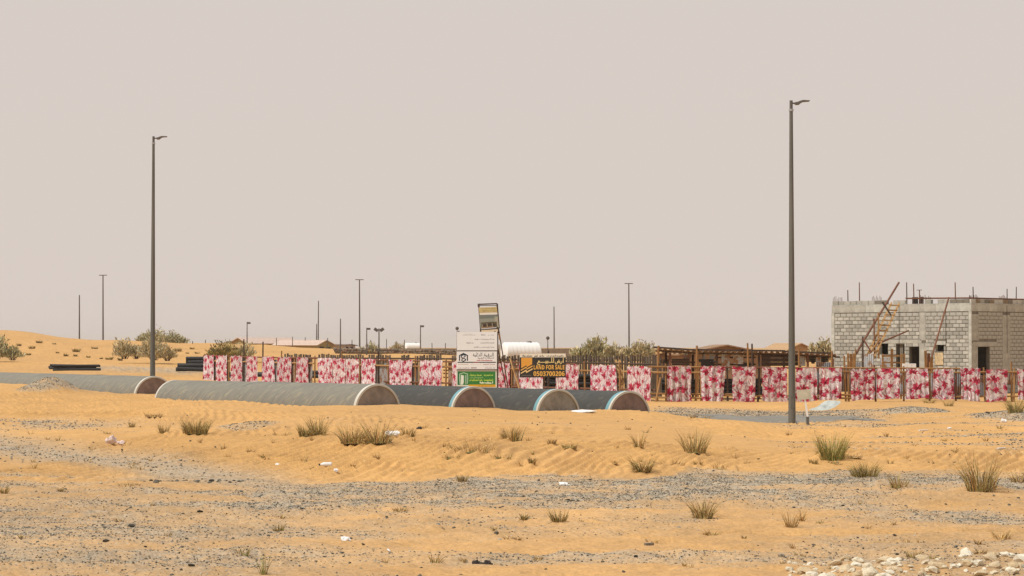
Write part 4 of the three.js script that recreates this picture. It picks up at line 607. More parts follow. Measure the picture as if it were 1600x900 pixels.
{ // old tilted frame sign behind
  const d = 99, s = F / d, c = P(764, 516, d), gy = height(c.x, d, false), Y = c.y - gy, px = (x, y, z = 0) => { const p = P(x, y, d); return V(p.x - c.x, p.y - gy, z); };
  const t = thing('framed_sign', 'old tilted metal frame with faded posters above the white boards', 'sign', V(c.x, gy, c.z));
  const fr = [[748, 475.5], [777, 474.5], [780, 513], [751, 515.5]].map(([x, y]) => px(x, y));
  for (let i = 0; i < 4; i++) mesh('frame_bar', beam(fr[i], fr[(i + 1) % 4], 0.055, 0.05), M.steel, t);
  mesh('frame_bar', beam(px(747.5, 477.5), px(777, 477.5), 0.03, 0.03), M.steel, t);
  mesh('corner_block', box(0.09, 0.13, 0.07, fr[0].x, fr[0].y - 0.04, 0.01), M.steel, t);
  const quad = (name, q, m) => { const g = new THREE.BufferGeometry(), z0 = 0.035, z1 = 0.01, p = q.map(([x, y]) => px(x, y)), F4 = p.map((v) => [v.x, v.y, z0]), B4 = p.map((v) => [v.x, v.y, z1]), U = [[0, 1], [1, 1], [1, 0], [0, 0]]; const pos = [], uv = []; const tri = (a, b, cc, ua, ub, uc) => { pos.push(...a, ...b, ...cc); uv.push(...ua, ...ub, ...uc); }; tri(F4[0], F4[3], F4[2], U[0], U[3], U[2]); tri(F4[0], F4[2], F4[1], U[0], U[2], U[1]); tri(B4[0], B4[2], B4[3], U[0], U[2], U[3]); tri(B4[0], B4[1], B4[2], U[0], U[1], U[2]); for (let i = 0; i < 4; i++) { const j = (i + 1) % 4; tri(F4[i], F4[j], B4[j], U[i], U[j], U[j]); tri(F4[i], B4[j], B4[i], U[i], U[j], U[i]); } g.setAttribute('position', new THREE.Float32BufferAttribute(pos, 3)); g.setAttribute('uv', new THREE.Float32BufferAttribute(uv, 2)); g.computeVertexNormals(); return mesh(name, g, m, t); };
  quad('faded_poster', [[748, 480.5], [776, 479.5], [777, 488.2], [749, 489]], signMat(512, 180, (k, W, H) => { k.fillStyle = '#c9b67e'; k.fillRect(0, 0, W, H); textLine(k, 40, 480, 50, 34, '#8f7d4c', 0.16); textLine(k, 40, 480, 105, 34, '#907f50', 0.16); textLine(k, 40, 480, 158, 30, '#8a7746', 0.2); grime(k, W, H, 60, 0.25); }));
  quad('poster_edge', [[749, 489.2], [777, 488.4], [777.4, 491.2], [749.4, 492]], mat(0.75, 0.72, 0.66));
  quad('picture_board', [[748.5, 492.2], [777.5, 491.4], [779.5, 511], [751, 513.5]], signMat(512, 380, (k, W, H) => { k.fillStyle = '#8d9288'; k.fillRect(0, 0, W, H); k.fillStyle = '#6f7874'; k.fillRect(0, 0, W, 110); k.fillStyle = '#a5a390'; k.fillRect(420, 60, 92, 320); k.fillStyle = '#57503f'; k.fillRect(30, 215, 440, 170); k.fillStyle = '#3f342a'; k.fillRect(80, 265, 90, 100); k.fillRect(210, 255, 110, 110); k.fillRect(350, 260, 80, 100); k.fillStyle = '#9d927c'; k.fillRect(52, 265, 18, 100); k.fillRect(182, 250, 20, 110); k.fillRect(330, 250, 16, 110); k.fillStyle = '#a07f58'; k.fillRect(30, 345, 340, 22); grime(k, W, H, 80, 0.25); }));
  quad('hanging_poster', [[752, 516], [780, 514.5], [780.5, 521], [753, 522]], mat(0.72, 0.62, 0.45));
  mesh('post', rod(V(fr[1].x + 0.02, -0.3, -0.06), V(fr[1].x + 0.0, fr[1].y, -0.03), 0.035, 0.035), M.steel, t); mesh('post', rod(V(fr[0].x + 0.12, -0.3, -0.06), V(fr[3].x, fr[3].y, -0.03), 0.035, 0.035), M.steel, t);
  mesh('loose_bar', beam(px(779, 514, 0.02), px(781, 531, 0.02), 0.06, 0.03), M.wood, t); mesh('brace', rod(px(779, 513, -0.05), V(px(797, 540).x, 0, -2.2).setY(0.0), 0.025), M.steel, t);
}
{ // land for sale
  const d = 94.5, s = F / d, c = P(848, 571, d), gy = height(c.x, d, false), t = thing('sale_sign', 'black and orange land for sale sign board in front of the fence', 'sign', V(c.x, gy, c.z), -0.03);
  const w = 72 / s, h = 37.5 / s, yc = c.y - gy;
  const f = signMat(1440, 760, (k, W, H) => {
    k.fillStyle = '#2b2926'; k.fillRect(0, 0, W, H); k.fillStyle = '#e6dfce'; k.fillRect(0, 0, W, 120);
    k.fillStyle = '#4a4338'; k.font = 'bold 58px sans-serif'; textLine(k, 70, 390, 92, 52, '#4a4338', 0.2); textLine(k, 440, 560, 92, 54, '#3a342c', 0.22); textLine(k, 600, 760, 92, 48, '#4a4338', 0.2); textLine(k, 790, 1390, 92, 48, '#5a5144', 0.2);
    k.fillStyle = '#dfa03e'; k.fillRect(45, 135, 345, 345);
    const zig = (y, col, lw) => { k.strokeStyle = col; k.lineWidth = lw; k.lineJoin = 'miter'; stroke(k, [[45, y + 90], [195, y], [215, y + 60], [390, y - 40]]); };
    zig(400, '#33291c', 34); zig(440, '#e2b05a', 34); zig(485, '#33291c', 36); zig(535, '#e8c684', 36); k.fillStyle = '#2b2926'; k.fillRect(45, 650, 345, 60); k.fillStyle = '#8a8478'; k.fillRect(60, 690, 300, 10);
    let x = arabic(k, 'alef ra dad', 1385, 290, 150, '#ecd28c', 0.13, 1.25); arabic(k, 'lam lam kash ba ya kash kash kash ain', x - 30, 280, 140, '#ecd28c', 0.15, 1.25);
    const tx = (s, y, px2, wid) => { k.font = `bold ${px2}px sans-serif`; const m = k.measureText(s).width; k.save(); k.translate(425, y); k.scale(wid / m, 1); k.lineWidth = 10; k.strokeStyle = '#5a3c10'; k.strokeText(s, 0, 0); k.fillStyle = '#eab552'; k.fillText(s, 0, 0); k.restore(); };
    tx('LAND FOR SALE', 505, 190, 985); tx('0503700206', 715, 205, 985); grime(k, W, H, 50, 0.12);
  });
  board(w, h, 0.04, f, M.dark, t, 'board', 0, yc, 0);
  for (const x of [-w / 2 + 0.38, w / 2 - 0.32]) mesh('leg', box(0.05, yc + h / 2 - 0.06, 0.05, x, (yc + h / 2 - 0.06) / 2 - 0.15, -0.05), M.white, t);
  mesh('frame_bar', box(w, 0.04, 0.03, 0, yc + h / 2 - 0.1, -0.04), M.white, t); mesh('frame_bar', box(w, 0.04, 0.03, 0, yc - h / 2 + 0.1, -0.04), M.white, t);
}
{ // little blank sign by the street light
  const d = 73.6, c = P(1262, 664, d), gy = height(c.x, d, false), t = thing('marker_sign', 'small blank white plate on a leaning white post beside the street light', 'sign', V(c.x, gy, c.z));
  const q = (x, y) => { const p = P(x, y, d); return V(p.x - c.x, p.y - gy, 0); };
  mesh('post', beam(q(1261.8, 651), q(1257.5, 622), 0.055, 0.05), M.white, t); mesh('post_foot', beam(q(1262.5, 668).setY(-0.15), q(1261.8, 651), 0.085, 0.07), mat(0.14, 0.135, 0.12, { map: concTex }), t);
  const pl = mesh('plate', box(21.5 / F * d, 15.5 / F * d, 0.012), mat(0.62, 0.60, 0.50, { map: concTex, roughness: 0.6 }), t); pl.position.copy(q(1256, 616.5)); pl.position.z = 0.04; pl.rotation.z = 0.1;
}
{ // pale sheet of tarp on the sand
  const A = [[1265, 642], [1300, 636], [1312, 628], [1296, 628], [1272, 634]], d = 101, pos = [], uv = [], idx = [], nx = 36, ny = 16; const p0 = P(1288, 636, d);
  for (let j = 0; j <= ny; j++) for (let i = 0; i <= nx; i++) { const u = i / nx, v = j / ny, x = lerp(1264, 1313, u), dd = lerp(94.6, 98.2, u) + (v - 0.5) * (0.3 + 4.2 * Math.pow(Math.sin(Math.PI * clamp(u * 0.9 + 0.05)), 0.8)) + 0.3 * Math.sin(u * 9 + v * 3), p = P(x, 600, dd); const y = height(p.x, dd, false) + 0.004 + (0.10 * fbm(u * 7, v * 4 + 3, 3) + 0.09 * Math.abs(fbm(u * 14 + 5, v * 8, 2) - 0.5)) * Math.sin(Math.PI * v) * Math.sin(Math.PI * clamp(u * 0.94 + 0.03)); pos.push(p.x - p0.x, y - p0.y, p.z - p0.z); }
  for (let j = 0; j < ny; j++) for (let i = 0; i < nx; i++) { const a = j * (nx + 1) + i, c = a + nx + 1; idx.push(a, a + 1, c, a + 1, c + 1, c); }
  for (let j = 0; j <= ny; j++) for (let i = 0; i <= nx; i++) uv.push(i / nx, j / ny); const g = new THREE.BufferGeometry(); g.setAttribute('position', new THREE.Float32BufferAttribute(pos, 3)); g.setAttribute('uv', new THREE.Float32BufferAttribute(uv, 2)); g.setIndex(idx); g.computeVertexNormals(); const o = mesh('tarp_sheet', g, mat(0.50, 0.54, 0.53, { roughness: 0.95, map: concTex, side: THREE.DoubleSide })); o.position.copy(p0); tag(o, 'pale blue white plastic sheet lying on the sand beside the small blank sign', 'tarp');
}

// ---------------------------------------------------------------- block building under construction
{
  const dC = 124, C = P(1518, 540, dC); C.y = 0; const aA = 46.5 * Math.PI / 180, LA = 9.15, LB = 8.4, HB = 4.87, TH = 0.2;
  const t = thing('block_building', 'unfinished grey concrete block building with dark openings at the right', 'building', V(C.x, height(C.x, dC, false) - 0.15, C.z)), base = t.position.y;
  const dirs = { A: V(-Math.cos(aA), 0, -Math.sin(aA)), B: V(Math.sin(aA), 0, -Math.cos(aA)) };
  // wall coordinate of a pixel column; height of a pixel row there
  const U = (w, px) => { const k = (px - 800) / F, D = dirs[w]; return (k * dC - C.x) / (D.x + k * D.z); };
  const Yh = (w, px, py) => { const u = U(w, px); return P(px, py, dC - dirs[w].z * u).y - base; };
  const spec = {
    A: { L: LA, open: [[1387, 1374, 537, 554.5], [1413, 1400, 538, 576], [1436, 1420.5, 541, 576], [1474.5, 1461, 539, 549]], solid: [[1446.5, 1437, 488, 532], [1447, 1436.4, 541, 595], [1304, 1299, 470, 600], [1518, 1513.5, 476, 600], [1440, 1374, 530.5, 536.5], [1478, 1460, 533, 538.8]] },
    B: { L: LB, open: [[1527, 1546, 542, 600]], solid: [[1518, 1528.5, 491, 532], [1518, 1526.5, 541.5, 600], [1566.5, 1578, 492, 600], [1520, 1557, 534, 541.4], [1640, 1652, 492, 600]] },
  };
  const beamBot = { A: (u) => HB - 0.42, B: (u) => HB - 0.46 };
  let count = 0; const rest = [];
  for (const w of ['A', 'B']) {
    const S = spec[w], g = new THREE.Group(); g.name = 'wall'; t.add(g); const sgn = w === 'A' ? -1 : 1;
    // local frame: x along the wall to the right, z outward
    const D = dirs[w]; g.rotation.y = w === 'A' ? Math.atan2(-D.z, D.x) + Math.PI : Math.atan2(-D.z, D.x);
    const X = (u) => sgn * u, R = (px0, px1, py0, py1) => { const a = X(U(w, px0)), b = X(U(w, px1)), pm = (px0 + px1) / 2; return [Math.min(a, b), Math.max(a, b), Yh(w, pm, py1), Yh(w, pm, py0)]; };
    const opens = S.open.map((o) => R(...o)), solids = S.solid.map((o) => R(...o));
    const x0 = w === 'A' ? -S.L : 0, x1 = w === 'A' ? 0 : S.L;
    const sh = new THREE.Shape([[x0, 0], [x1, 0], [x1, HB - 0.4], [x0, HB - 0.4]].map(([a, b]) => new THREE.Vector2(a, b)));
    for (const [a, b, c, d] of opens) { const c2 = Math.max(c, 0.02); sh.holes.push(new THREE.Path([[a, c2], [a, d], [b, d], [b, c2]].map(([p, q]) => new THREE.Vector2(p, q)))); }
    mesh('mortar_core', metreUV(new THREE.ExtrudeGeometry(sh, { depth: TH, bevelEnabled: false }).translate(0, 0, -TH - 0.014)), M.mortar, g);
    // concrete ring beam cast in lengths
    for (let x = x0; x < x1 - 0.05; x += 2.3) { const l = Math.min(2.3, x1 - x) - 0.006; mesh('ring_beam', box(l, 0.42, TH + 0.02, x + l / 2, HB - 0.21, -TH / 2 - 0.002 + 0.004 * hash(x * 10, 3)), pick([M.conc, M.concNew]), g); }
    for (const [a, b, c, d] of solids) { const hi = Math.min(d, HB - 0.425); if (hi > c) mesh(b - a > hi - c ? 'lintel' : 'column', box(b - a, hi - Math.max(c, -0.1), 0.05, (a + b) / 2, (hi + Math.max(c, -0.1)) / 2, -0.012), pick([M.conc, M.concNew]), g); }
    for (const [a, b, c, d] of opens.filter((o, i) => w === 'B' || i === 0 || i === 3)) { mesh('jamb', box(0.035, d - Math.max(c, 0), TH + 0.02, a - 0.004, (d + Math.max(c, 0)) / 2, -TH / 2), M.concNew, g); }
    const bl = [0, 1, 2].map((k) => { const q = new THREE.BoxGeometry(1, 1, 1, 1, 1, 1).toNonIndexed(); return q; });
    const hit = (list, a, b, c, d) => list.some(([p, q, r, s]) => a < q - 0.01 && b > p + 0.01 && c < s - 0.01 && d > r + 0.01);
    for (let r = 0; ; r++) { const y0 = 0.02 + r * 0.2, y1 = y0 + 0.188; if (y1 > HB - 0.43) break;
      for (let x = x0 + (r % 2 ? -0.2 : 0); x < x1 - 0.02; x += 0.4) {
        // trim the block to the free span at this course
        let a = Math.max(x + 0.006, x0 + 0.004), b = Math.min(x + 0.394, x1 - 0.004);
        for (const [p, q, s0, s1] of [...opens, ...solids]) { if (y0 < s1 - 0.03 && y1 > s0 + 0.03 && a < q && b > p) { if (a >= p - 0.02 && b <= q + 0.02) { b = a; } else if (a < p) b = Math.min(b, p - 0.006); else a = Math.max(a, q + 0.006); } }
        if (b - a < 0.05) continue;
        const gg = metreUV(new THREE.BoxGeometry(b - a - rr(0.008, 0.02), 0.177 - rr(0, 0.014), 0.038)); const dx = (a + b) / 2, z = -0.012 + rr(-0.004, 0.005);
        const py = y0 * 1; const vis = y0 > 1.2;
        if (vis && count < 300 && (w === 'B' ? b < 4.6 : true)) { const o = mesh('concrete_block', gg, pick(M.block), g); o.position.set(dx, (y0 + y1) / 2, z); count++; }
        else rest.push([g, gg.translate(dx, (y0 + y1) / 2, z)]);
      } }
    const own = rest.filter(([q]) => q === g).map(([, q]) => q); if (own.length) { const o = mesh('concrete_blocks', own, M.block[2], g); o.userData.kind = 'stuff'; }
    // parapet course on the roof edge
    for (let x = x0 + 0.02; x < x1 - 0.3; x += 0.41) { const q = rnd(); if (w === 'A' && x > -4.3 && x < -3.2) continue; if (q < 0.1) continue; mesh('parapet_block', box(0.395, 0.2 + rr(-0.01, 0.02), 0.18, x + 0.2, HB + 0.102, -0.11 - rr(0, 0.03)), pick(w === 'A' ? [...M.block.slice(0, 3), M.mortar] : [M.block[4], M.block[1], M.mortar, M.plank[3]]), g); }
    const xs = w === 'A' ? [1307, 1368, 1444] : [1525, 1569];
    for (const px of xs) { const u = X(U(w, px)), bars = []; for (let k = 0; k < 7; k++) bars.push(rod(V(u - 0.3 + k * 0.1, HB - 0.1, -0.10 - 0.05 * (k % 2)), V(u - 0.3 + k * 0.1 + rr(-0.02, 0.02), HB + 0.40 + rr(-0.06, 0.08), -0.10), 0.016, 0.016, 4)); mesh('rebar_cluster', bars, M.rebar, g); }
    const posts = w === 'A' ? [[1317, 453], [1335, 441], [1409, 441], [1420, 443], [1428.5, 453, 1], [1485, 441], [1507, 461], [1513, 448]] : [[1585, 451], [1599, 448]];
    for (const [px, py, tt] of posts) { const u = X(U(w, px)), yT = Yh(w, px, py); const o = mesh('roof_prop', rod(V(u, HB - 0.05, -0.45), V(u + rr(-0.03, 0.03), yT, -0.45), 0.032, 0.026, 6), pick([M.woodRed, M.steel]), g); if (tt) mesh('prop_head', box(0.28, 0.03, 0.1, u, yT, -0.45), M.steel, o); }
    mesh('roof_rail', w === 'A' ? rod(V(-4.3, HB + 0.30, -0.16), V(-0.02, HB + 0.26, -0.16), 0.04) : rod(V(0, HB + 0.26, -0.16), V(S.L, HB + 0.24, -0.16), 0.04), M.woodRed, g);
    for (const px of w === 'A' ? [1405, 1478] : [1573]) { const u = X(U(w, px)); mesh('conduit', rod(V(u, 2.3, 0.02), V(u, HB - 0.1, 0.02), 0.013, 0.013, 5), M.steel, g); }
    if (w === 'A') { for (const px of [1419, 1423, 1431]) { const u = X(U(w, px)); mesh('drum', new THREE.CylinderGeometry(0.09, 0.09, 0.36, 12).translate(u, HB + 0.19, -0.5), M.black, g); }
      const r = R(1474, 1461, 551, 570); mesh('board_panel', box(r[1] - r[0], r[3] - r[2], 0.02, (r[0] + r[1]) / 2, (r[2] + r[3]) / 2, 0.03), mat(0.66, 0.55, 0.36, { map: woodTex }), g); }
  }
  // closed shell behind the two facades
  const q1 = dirs.A.clone().multiplyScalar(LA), q2 = dirs.B.clone().multiplyScalar(LB), far = q1.clone().add(q2), slab = new THREE.Shape([[0, 0], [q1.x, -q1.z], [far.x, -far.z], [q2.x, -q2.z]].map(([x, y]) => new THREE.Vector2(x, y)));
  const ins = (s) => new THREE.ExtrudeGeometry(slab, { depth: s, bevelEnabled: false }).rotateX(-Math.PI / 2).scale(0.985, 1, 0.985).translate(far.x * 0.0075, 0, far.z * 0.0075);
  mesh('roof_slab', metreUV(ins(0.16).translate(0, HB - 0.36, 0)), M.conc, t); mesh('floor_slab', metreUV(ins(0.14).translate(0, -0.12, 0)), M.conc, t);
  const wallTo = (a, b) => { const L = a.distanceTo(b), m = a.clone().add(b).multiplyScalar(0.5), g = box(L - 0.25, HB - 0.02, 0.2, 0, HB / 2, 0); g.rotateY(Math.atan2(-(b.z - a.z), b.x - a.x)); return g.translate(m.x, 0, m.z); };
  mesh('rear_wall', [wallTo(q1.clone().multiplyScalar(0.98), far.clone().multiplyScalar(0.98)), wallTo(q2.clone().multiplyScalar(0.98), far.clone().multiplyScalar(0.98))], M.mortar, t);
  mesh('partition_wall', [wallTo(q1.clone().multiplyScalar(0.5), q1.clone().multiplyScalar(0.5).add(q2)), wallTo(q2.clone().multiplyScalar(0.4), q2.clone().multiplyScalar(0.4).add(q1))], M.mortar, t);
}
// timbers and ladder in front of the building
const timber = (name, pts, r, m, label, cat) => { const b = P(...pts[0]); const o = mesh(name, rod(V(0, 0, 0), P(...pts[1]).sub(b), r, r * 0.85, 7), m); o.position.copy(b); tag(o, label, cat, 'scaffold timbers in front of the building'); };
timber('scaffold_pole', [[1322, 578, 116], [1404.5, 441.5, 122]], 0.06, M.woodRed, 'longest reddish pole leaning across the left of the building', 'pole');
timber('scaffold_pole', [[1446, 592, 116], [1482.5, 465, 121]], 0.05, M.woodRed, 'dark reddish pole leaning on the middle of the facade', 'pole');
timber('scaffold_pole', [[1372, 537, 118], [1419.5, 516.5, 120]], 0.045, M.woodRed, 'short pole propped above the first window', 'pole');
timber('scaffold_pole', [[1379, 472, 119.2], [1392.5, 493, 119]], 0.05, M.woodDark, 'short dark cross brace near the ladder top', 'pole');
timber('scaffold_pole', [[1367, 560, 118], [1365.5, 498, 118.6]], 0.045, M.woodRed, 'upright timber left of the ladder', 'post');
timber('scaffold_pole', [[1373, 560, 118], [1372.5, 489, 118.7]], 0.05, M.wood, 'upright timber just beside the ladder', 'post');
timber('scaffold_pole', [[1348, 575, 117], [1348, 526, 117.4]], 0.05, M.woodDark, 'upright timber below the longest leaning pole', 'post');
timber('scaffold_pole', [[1348, 529, 117.3], [1362, 551, 117]], 0.045, M.woodRed, 'short brace falling from the upright timber', 'pole');
timber('scaffold_pole', [[1336, 572, 117], [1337, 545, 117]], 0.04, M.wood, 'short upright timber at the left of the scaffold', 'post');
timber('scaffold_pole', [[1349, 566, 117], [1376, 528, 117.8]], 0.045, M.wood, 'rising timber crossing the ladder foot', 'pole');
{ const b = P(1357, 566, 117), t = thing('wooden_ladder', 'yellow wooden ladder leaning against the building', 'ladder', b); const q = (x, y, d) => P(x, y, d).sub(b);
  const l0 = q(1350, 566, 117), l1 = q(1393, 473, 120.5), r0 = q(1362, 566, 117), r1 = q(1405, 474, 120.5);
  mesh('side_rail', beam(l0, l1, 0.09, 0.05), M.woodPale, t); mesh('side_rail', beam(r0, r1, 0.09, 0.05), M.woodPale, t);
  for (let k = 0; k < 11; k++) { const f = 0.1 + 0.086 * k; mesh('rung', beam(l0.clone().lerp(l1, f).add(V(-0.08, 0, 0.05)), r0.clone().lerp(r1, f).add(V(0.08, rr(-0.03, 0.03), 0.05)), 0.07, 0.03), k % 3 ? M.woodPale : M.wood, t); } }
// yard clutter between fence and building
const sheetThing = (x0, x1, top, bot, d, m, label, turn = 0) => { const a = P((x0 + x1) / 2, bot, d), gy = height(a.x, d, false), h = P(x0, top, d).y - gy, o = mesh('metal_sheet', corr((x1 - x0) / F * d, h), m); o.position.set(a.x, gy, a.z); o.rotation.set(-0.06, turn, 0); tag(o, label, 'metal sheet', 'metal sheets standing in the yard'); };
sheetThing(1350, 1366, 553, 600, 114, M.sheetPale, 'pale corrugated sheet standing under the ladder foot');
sheetThing(1376, 1391, 559, 600, 114.4, M.sheetPale, 'pale corrugated sheet below the first window');
sheetThing(1331, 1346, 566, 600, 113, M.sheet, 'grey corrugated sheet below the longest leaning pole');
const plankThing = (x0, y0, x1, y1, d, w, m, label) => { const a = P(x0, y0, d), b = P(x1, y1, d - 0.4); a.y = Math.min(a.y, height(a.x, d, false)); const o = mesh('plank', beam(V(0, 0, 0), b.sub(a), w, 0.04), m); o.position.copy(a); tag(o, label, 'plank', 'planks standing in the yard'); };
plankThing(1329, 600, 1330, 553, 113, 0.13, M.wood, 'upright plank left of the scaffold'); plankThing(1333, 600, 1335, 552, 113.2, 0.13, M.woodPale, 'second upright plank left of the scaffold'); plankThing(1393, 600, 1393.5, 545, 114, 0.12, M.wood, 'upright plank between first window and doorway'); plankThing(1408, 600, 1408.5, 553, 114, 0.09, M.woodPale, 'thin stake in front of the first doorway');
plankThing(1448, 600, 1446, 548, 114, 0.12, M.wood, 'plank right of the second doorway'); plankThing(1451, 600, 1451, 552, 114.2, 0.14, M.woodRed, 'reddish plank at the foot of the dark leaning pole'); plankThing(1455, 600, 1456, 557, 114.2, 0.12, M.wood, 'short plank at the foot of the dark leaning pole'); plankThing(1326, 600, 1325, 552, 112.6, 0.1, M.woodPale, 'pale stake beside the upright planks');
{ const a = P(1399, 556, 113.8), t = thing('timber_rack', 'low timber rack in front of the first doorway', 'rack', V(a.x, height(a.x, 113.8, false), a.z)); const y = a.y - t.position.y; mesh('rail', box(1.1, 0.09, 0.06, -0.1, y, 0), M.wood, t); mesh('rail', box(1.1, 0.07, 0.06, -0.1, y - 0.32, 0), M.wood, t); for (const x of [-0.6, 0.42]) mesh('leg', box(0.07, y + 0.15, 0.07, x, (y + 0.15) / 2 - 0.05, 0.03), M.wood, t); }
{ const a = P(1421, 576, 113), gy = height(a.x, 113, false); for (let k = 0; k < 3; k++) { const p = P(1413.5 + k * 7, 568, 113), o = mesh('white_block', box(0.2, p.y - gy, 0.2, 0, (p.y - gy) / 2, 0), M.white); o.position.set(p.x, gy, p.z); tag(o, `white block, ${ord[k + 1]} from the left of three below the doorways`, 'block', 'white blocks below the doorways'); } }

// ---------------------------------------------------------------- open shed
{
  const d = 114, b = P(1165, 600, d), gy = height(b.x, d, false), t = thing('open_shed', 'open timber shed with wavy corrugated roof and dark wall boards', 'shed', V(b.x, gy, b.z)); const q = (x, y, z = 0) => { const p = P(x, y, d); return V(p.x - b.x, p.y - gy, z); };
  const M_roof = mat(0.46, 0.38, 0.31, { map: rustTex, side: THREE.DoubleSide }); const seg = [[1027, 544.5, 1100, 549.5], [1098, 548.5, 1170, 550], [1168, 549.5, 1238, 550.5], [1236, 551.5, 1312, 554.5]];
  for (const [x0, y0, x1, y1] of seg) { const A = q(x0, y0), B = q(x1, y1), w = A.distanceTo(B), g = corr(w, 3.4, 0.27, 0.04).rotateX(-Math.PI / 2 - 0.05).rotateZ(Math.atan2(B.y - A.y, B.x - A.x)).translate((A.x + B.x) / 2, (A.y + B.y) / 2, 0.2); mesh('roof_sheet', g, M_roof, t); mesh('eave_beam', beam(A.clone().add(V(0, -0.10, 0)), B.clone().add(V(0, -0.10, 0)), 0.06, 0.06), M.woodDark, t); mesh('eave_beam', beam(A.clone().add(V(0, 0.06, -3)), B.clone().add(V(0, 0.06, -3)), 0.09, 0.07), M.woodDark, t); }
  for (const [x, m] of [[1047, 'woodRed'], [1120, 'woodDark'], [1186, 'woodDark'], [1236, 'woodDark'], [1300, 'woodDark'], [1090, 'wood'], [1262, 'woodRed']]) { const a = q(x, 551); mesh('post', beam(V(a.x, -0.2, 0), a, 0.11, 0.09), M[m], t); mesh('post', beam(V(a.x, -0.2, -3), V(a.x, a.y + 0.05, -3), 0.10, 0.09), M.woodDark, t); }
  for (const [x0, x1, y0, y1, m, z] of [[1050, 1078, 560.5, 571, 'woodDark', -0.2], [1091, 1115, 561, 572, 'dark', -0.2], [1190, 1213, 553, 572, 'woodDark', -0.1], [1213, 1236, 553, 572, 'woodDark', -0.14], [1246, 1262, 554, 572, 'woodDark', -2.2], [1264, 1300, 557, 566, 'dark', -1.2]]) { const A = q(x0, y0), B = q(x1, y1); for (let k = 0; k < 3; k++) { const h = (A.y - B.y) / 3; mesh('wall_board', box(B.x - A.x, h - 0.008, 0.03, (A.x + B.x) / 2, B.y + h * (k + 0.5), z + rr(0, 0.008)), M[m], t); } }
  for (const [x0, x1, y0, y1, z] of [[1069, 1081, 552, 561, -0.35], [1110, 1118, 553, 566, -0.35], [1128, 1141, 553, 578, -0.3], [1147, 1163, 554, 569, -0.4], [1098, 1103, 552, 561, -0.4], [1250, 1260, 555, 572, -0.3], [1276, 1284, 558, 574, -0.3]]) { const A = q(x0, y0, z), B = q(x1, y1, z), g = corr(B.x - A.x, A.y - B.y); const o = mesh('pale_sheet', g, M.sheetPale, t); o.position.set((A.x + B.x) / 2, B.y, z); }
  for (const [x0, x1, y, z] of [[1030, 1120, 566, -0.3], [1120, 1190, 559, -2.8], [1120, 1190, 570, -2.8]]) mesh('rail', beam(q(x0, y, z), q(x1, y, z), 0.07, 0.05), M.woodDark, t);
}
// ---------------------------------------------------------------- huts and houses behind
function gableHouse(px, py, d, w, l, hWall, hRidge, turn, wallM, roofM, label) {
  const b = P(px, py, d), t = thing('far_house', label, 'house', V(b.x, Math.min(b.y, height(b.x, d, false)) - 0.1, b.z), turn, 'low houses far behind the fence');
  const s = new THREE.Shape([[-w / 2, 0], [w / 2, 0], [w / 2, hWall], [0, hRidge], [-w / 2, hWall]].map(([x, y]) => new THREE.Vector2(x, y))); mesh('wall', metreUV(new THREE.ExtrudeGeometry(s, { depth: l, bevelEnabled: false }).translate(0, 0, -l)), wallM, t);
  for (const k of [-1, 1]) { const L = Math.hypot(w / 2 + 0.3, (hRidge - hWall) * (w / 2 + 0.3) / (w / 2)), g = box(L, 0.08, l + 0.7, L / 2, 0.06, -l / 2); g.rotateZ(-Math.atan2(hRidge - hWall, w / 2)); if (k < 0) g.scale(-1, 1, 1); if (k < 0) { const ix = g.index.array; for (let i = 0; i < ix.length; i += 3) { const q = ix[i]; ix[i] = ix[i + 1]; ix[i + 1] = q; } g.computeVertexNormals(); } mesh('roof', g.translate(0, hRidge, 0), roofM, t); }
  mesh('window', box(0.8, 0.6, 0.06, w * 0.2, hWall * 0.6, 0.02), M.dark, t); mesh('door', box(0.85, Math.min(1.9, hWall * 0.85), 0.06, -w * 0.22, Math.min(1.9, hWall * 0.85) / 2, 0.02), M.woodDark, t);
}
const M_hw = mat(0.42, 0.33, 0.15, { map: concTex }), M_hr = mat(0.62, 0.48, 0.42, { map: concTex }), M_hr2 = mat(0.20, 0.15, 0.125, { map: rustTex }), M_mud = mat(0.33, 0.20, 0.12, { map: concTex });
gableHouse(374, 549, 345, 4.0, 9, 1.25, 2.0, -0.8, M_hw, M_hr, 'far house whose gable rises above the leftmost cloths');
gableHouse(508, 555, 330, 3.2, 8, 1.5, 2.1, 0.9, M_hw, M_hr, 'far house with a pale roof and gable left of the cross arm pole');
gableHouse(430, 551, 360, 5, 7, 1.45, 1.7, 1.5, M_hw, M_hr2, 'long low far house between the two gabled ones');
gableHouse(546, 551, 350, 4, 3.0, 1.1, 1.25, 1.2, mat(0.6, 0.5, 0.44, { map: concTex }), M_hr2, 'low pale far house with a flat dark roof');
gableHouse(1135, 566, 150, 5.6, 4, 1.95, 2.5, 0.1, M_mud, M_mud, 'brown mud hut whose low roof shows above the shed');
gableHouse(1060, 566, 155, 2.6, 4, 1.9, 2.2, -0.3, M_mud, M_mud, 'small brown hut seen under the left end of the shed roof');
gableHouse(1250, 556, 250, 4, 5, 0.9, 1.75, 0.4, mat(0.5, 0.32, 0.17, { map: concTex }), mat(0.5, 0.32, 0.17, { map: concTex }), 'sand coloured hut behind the right street light');
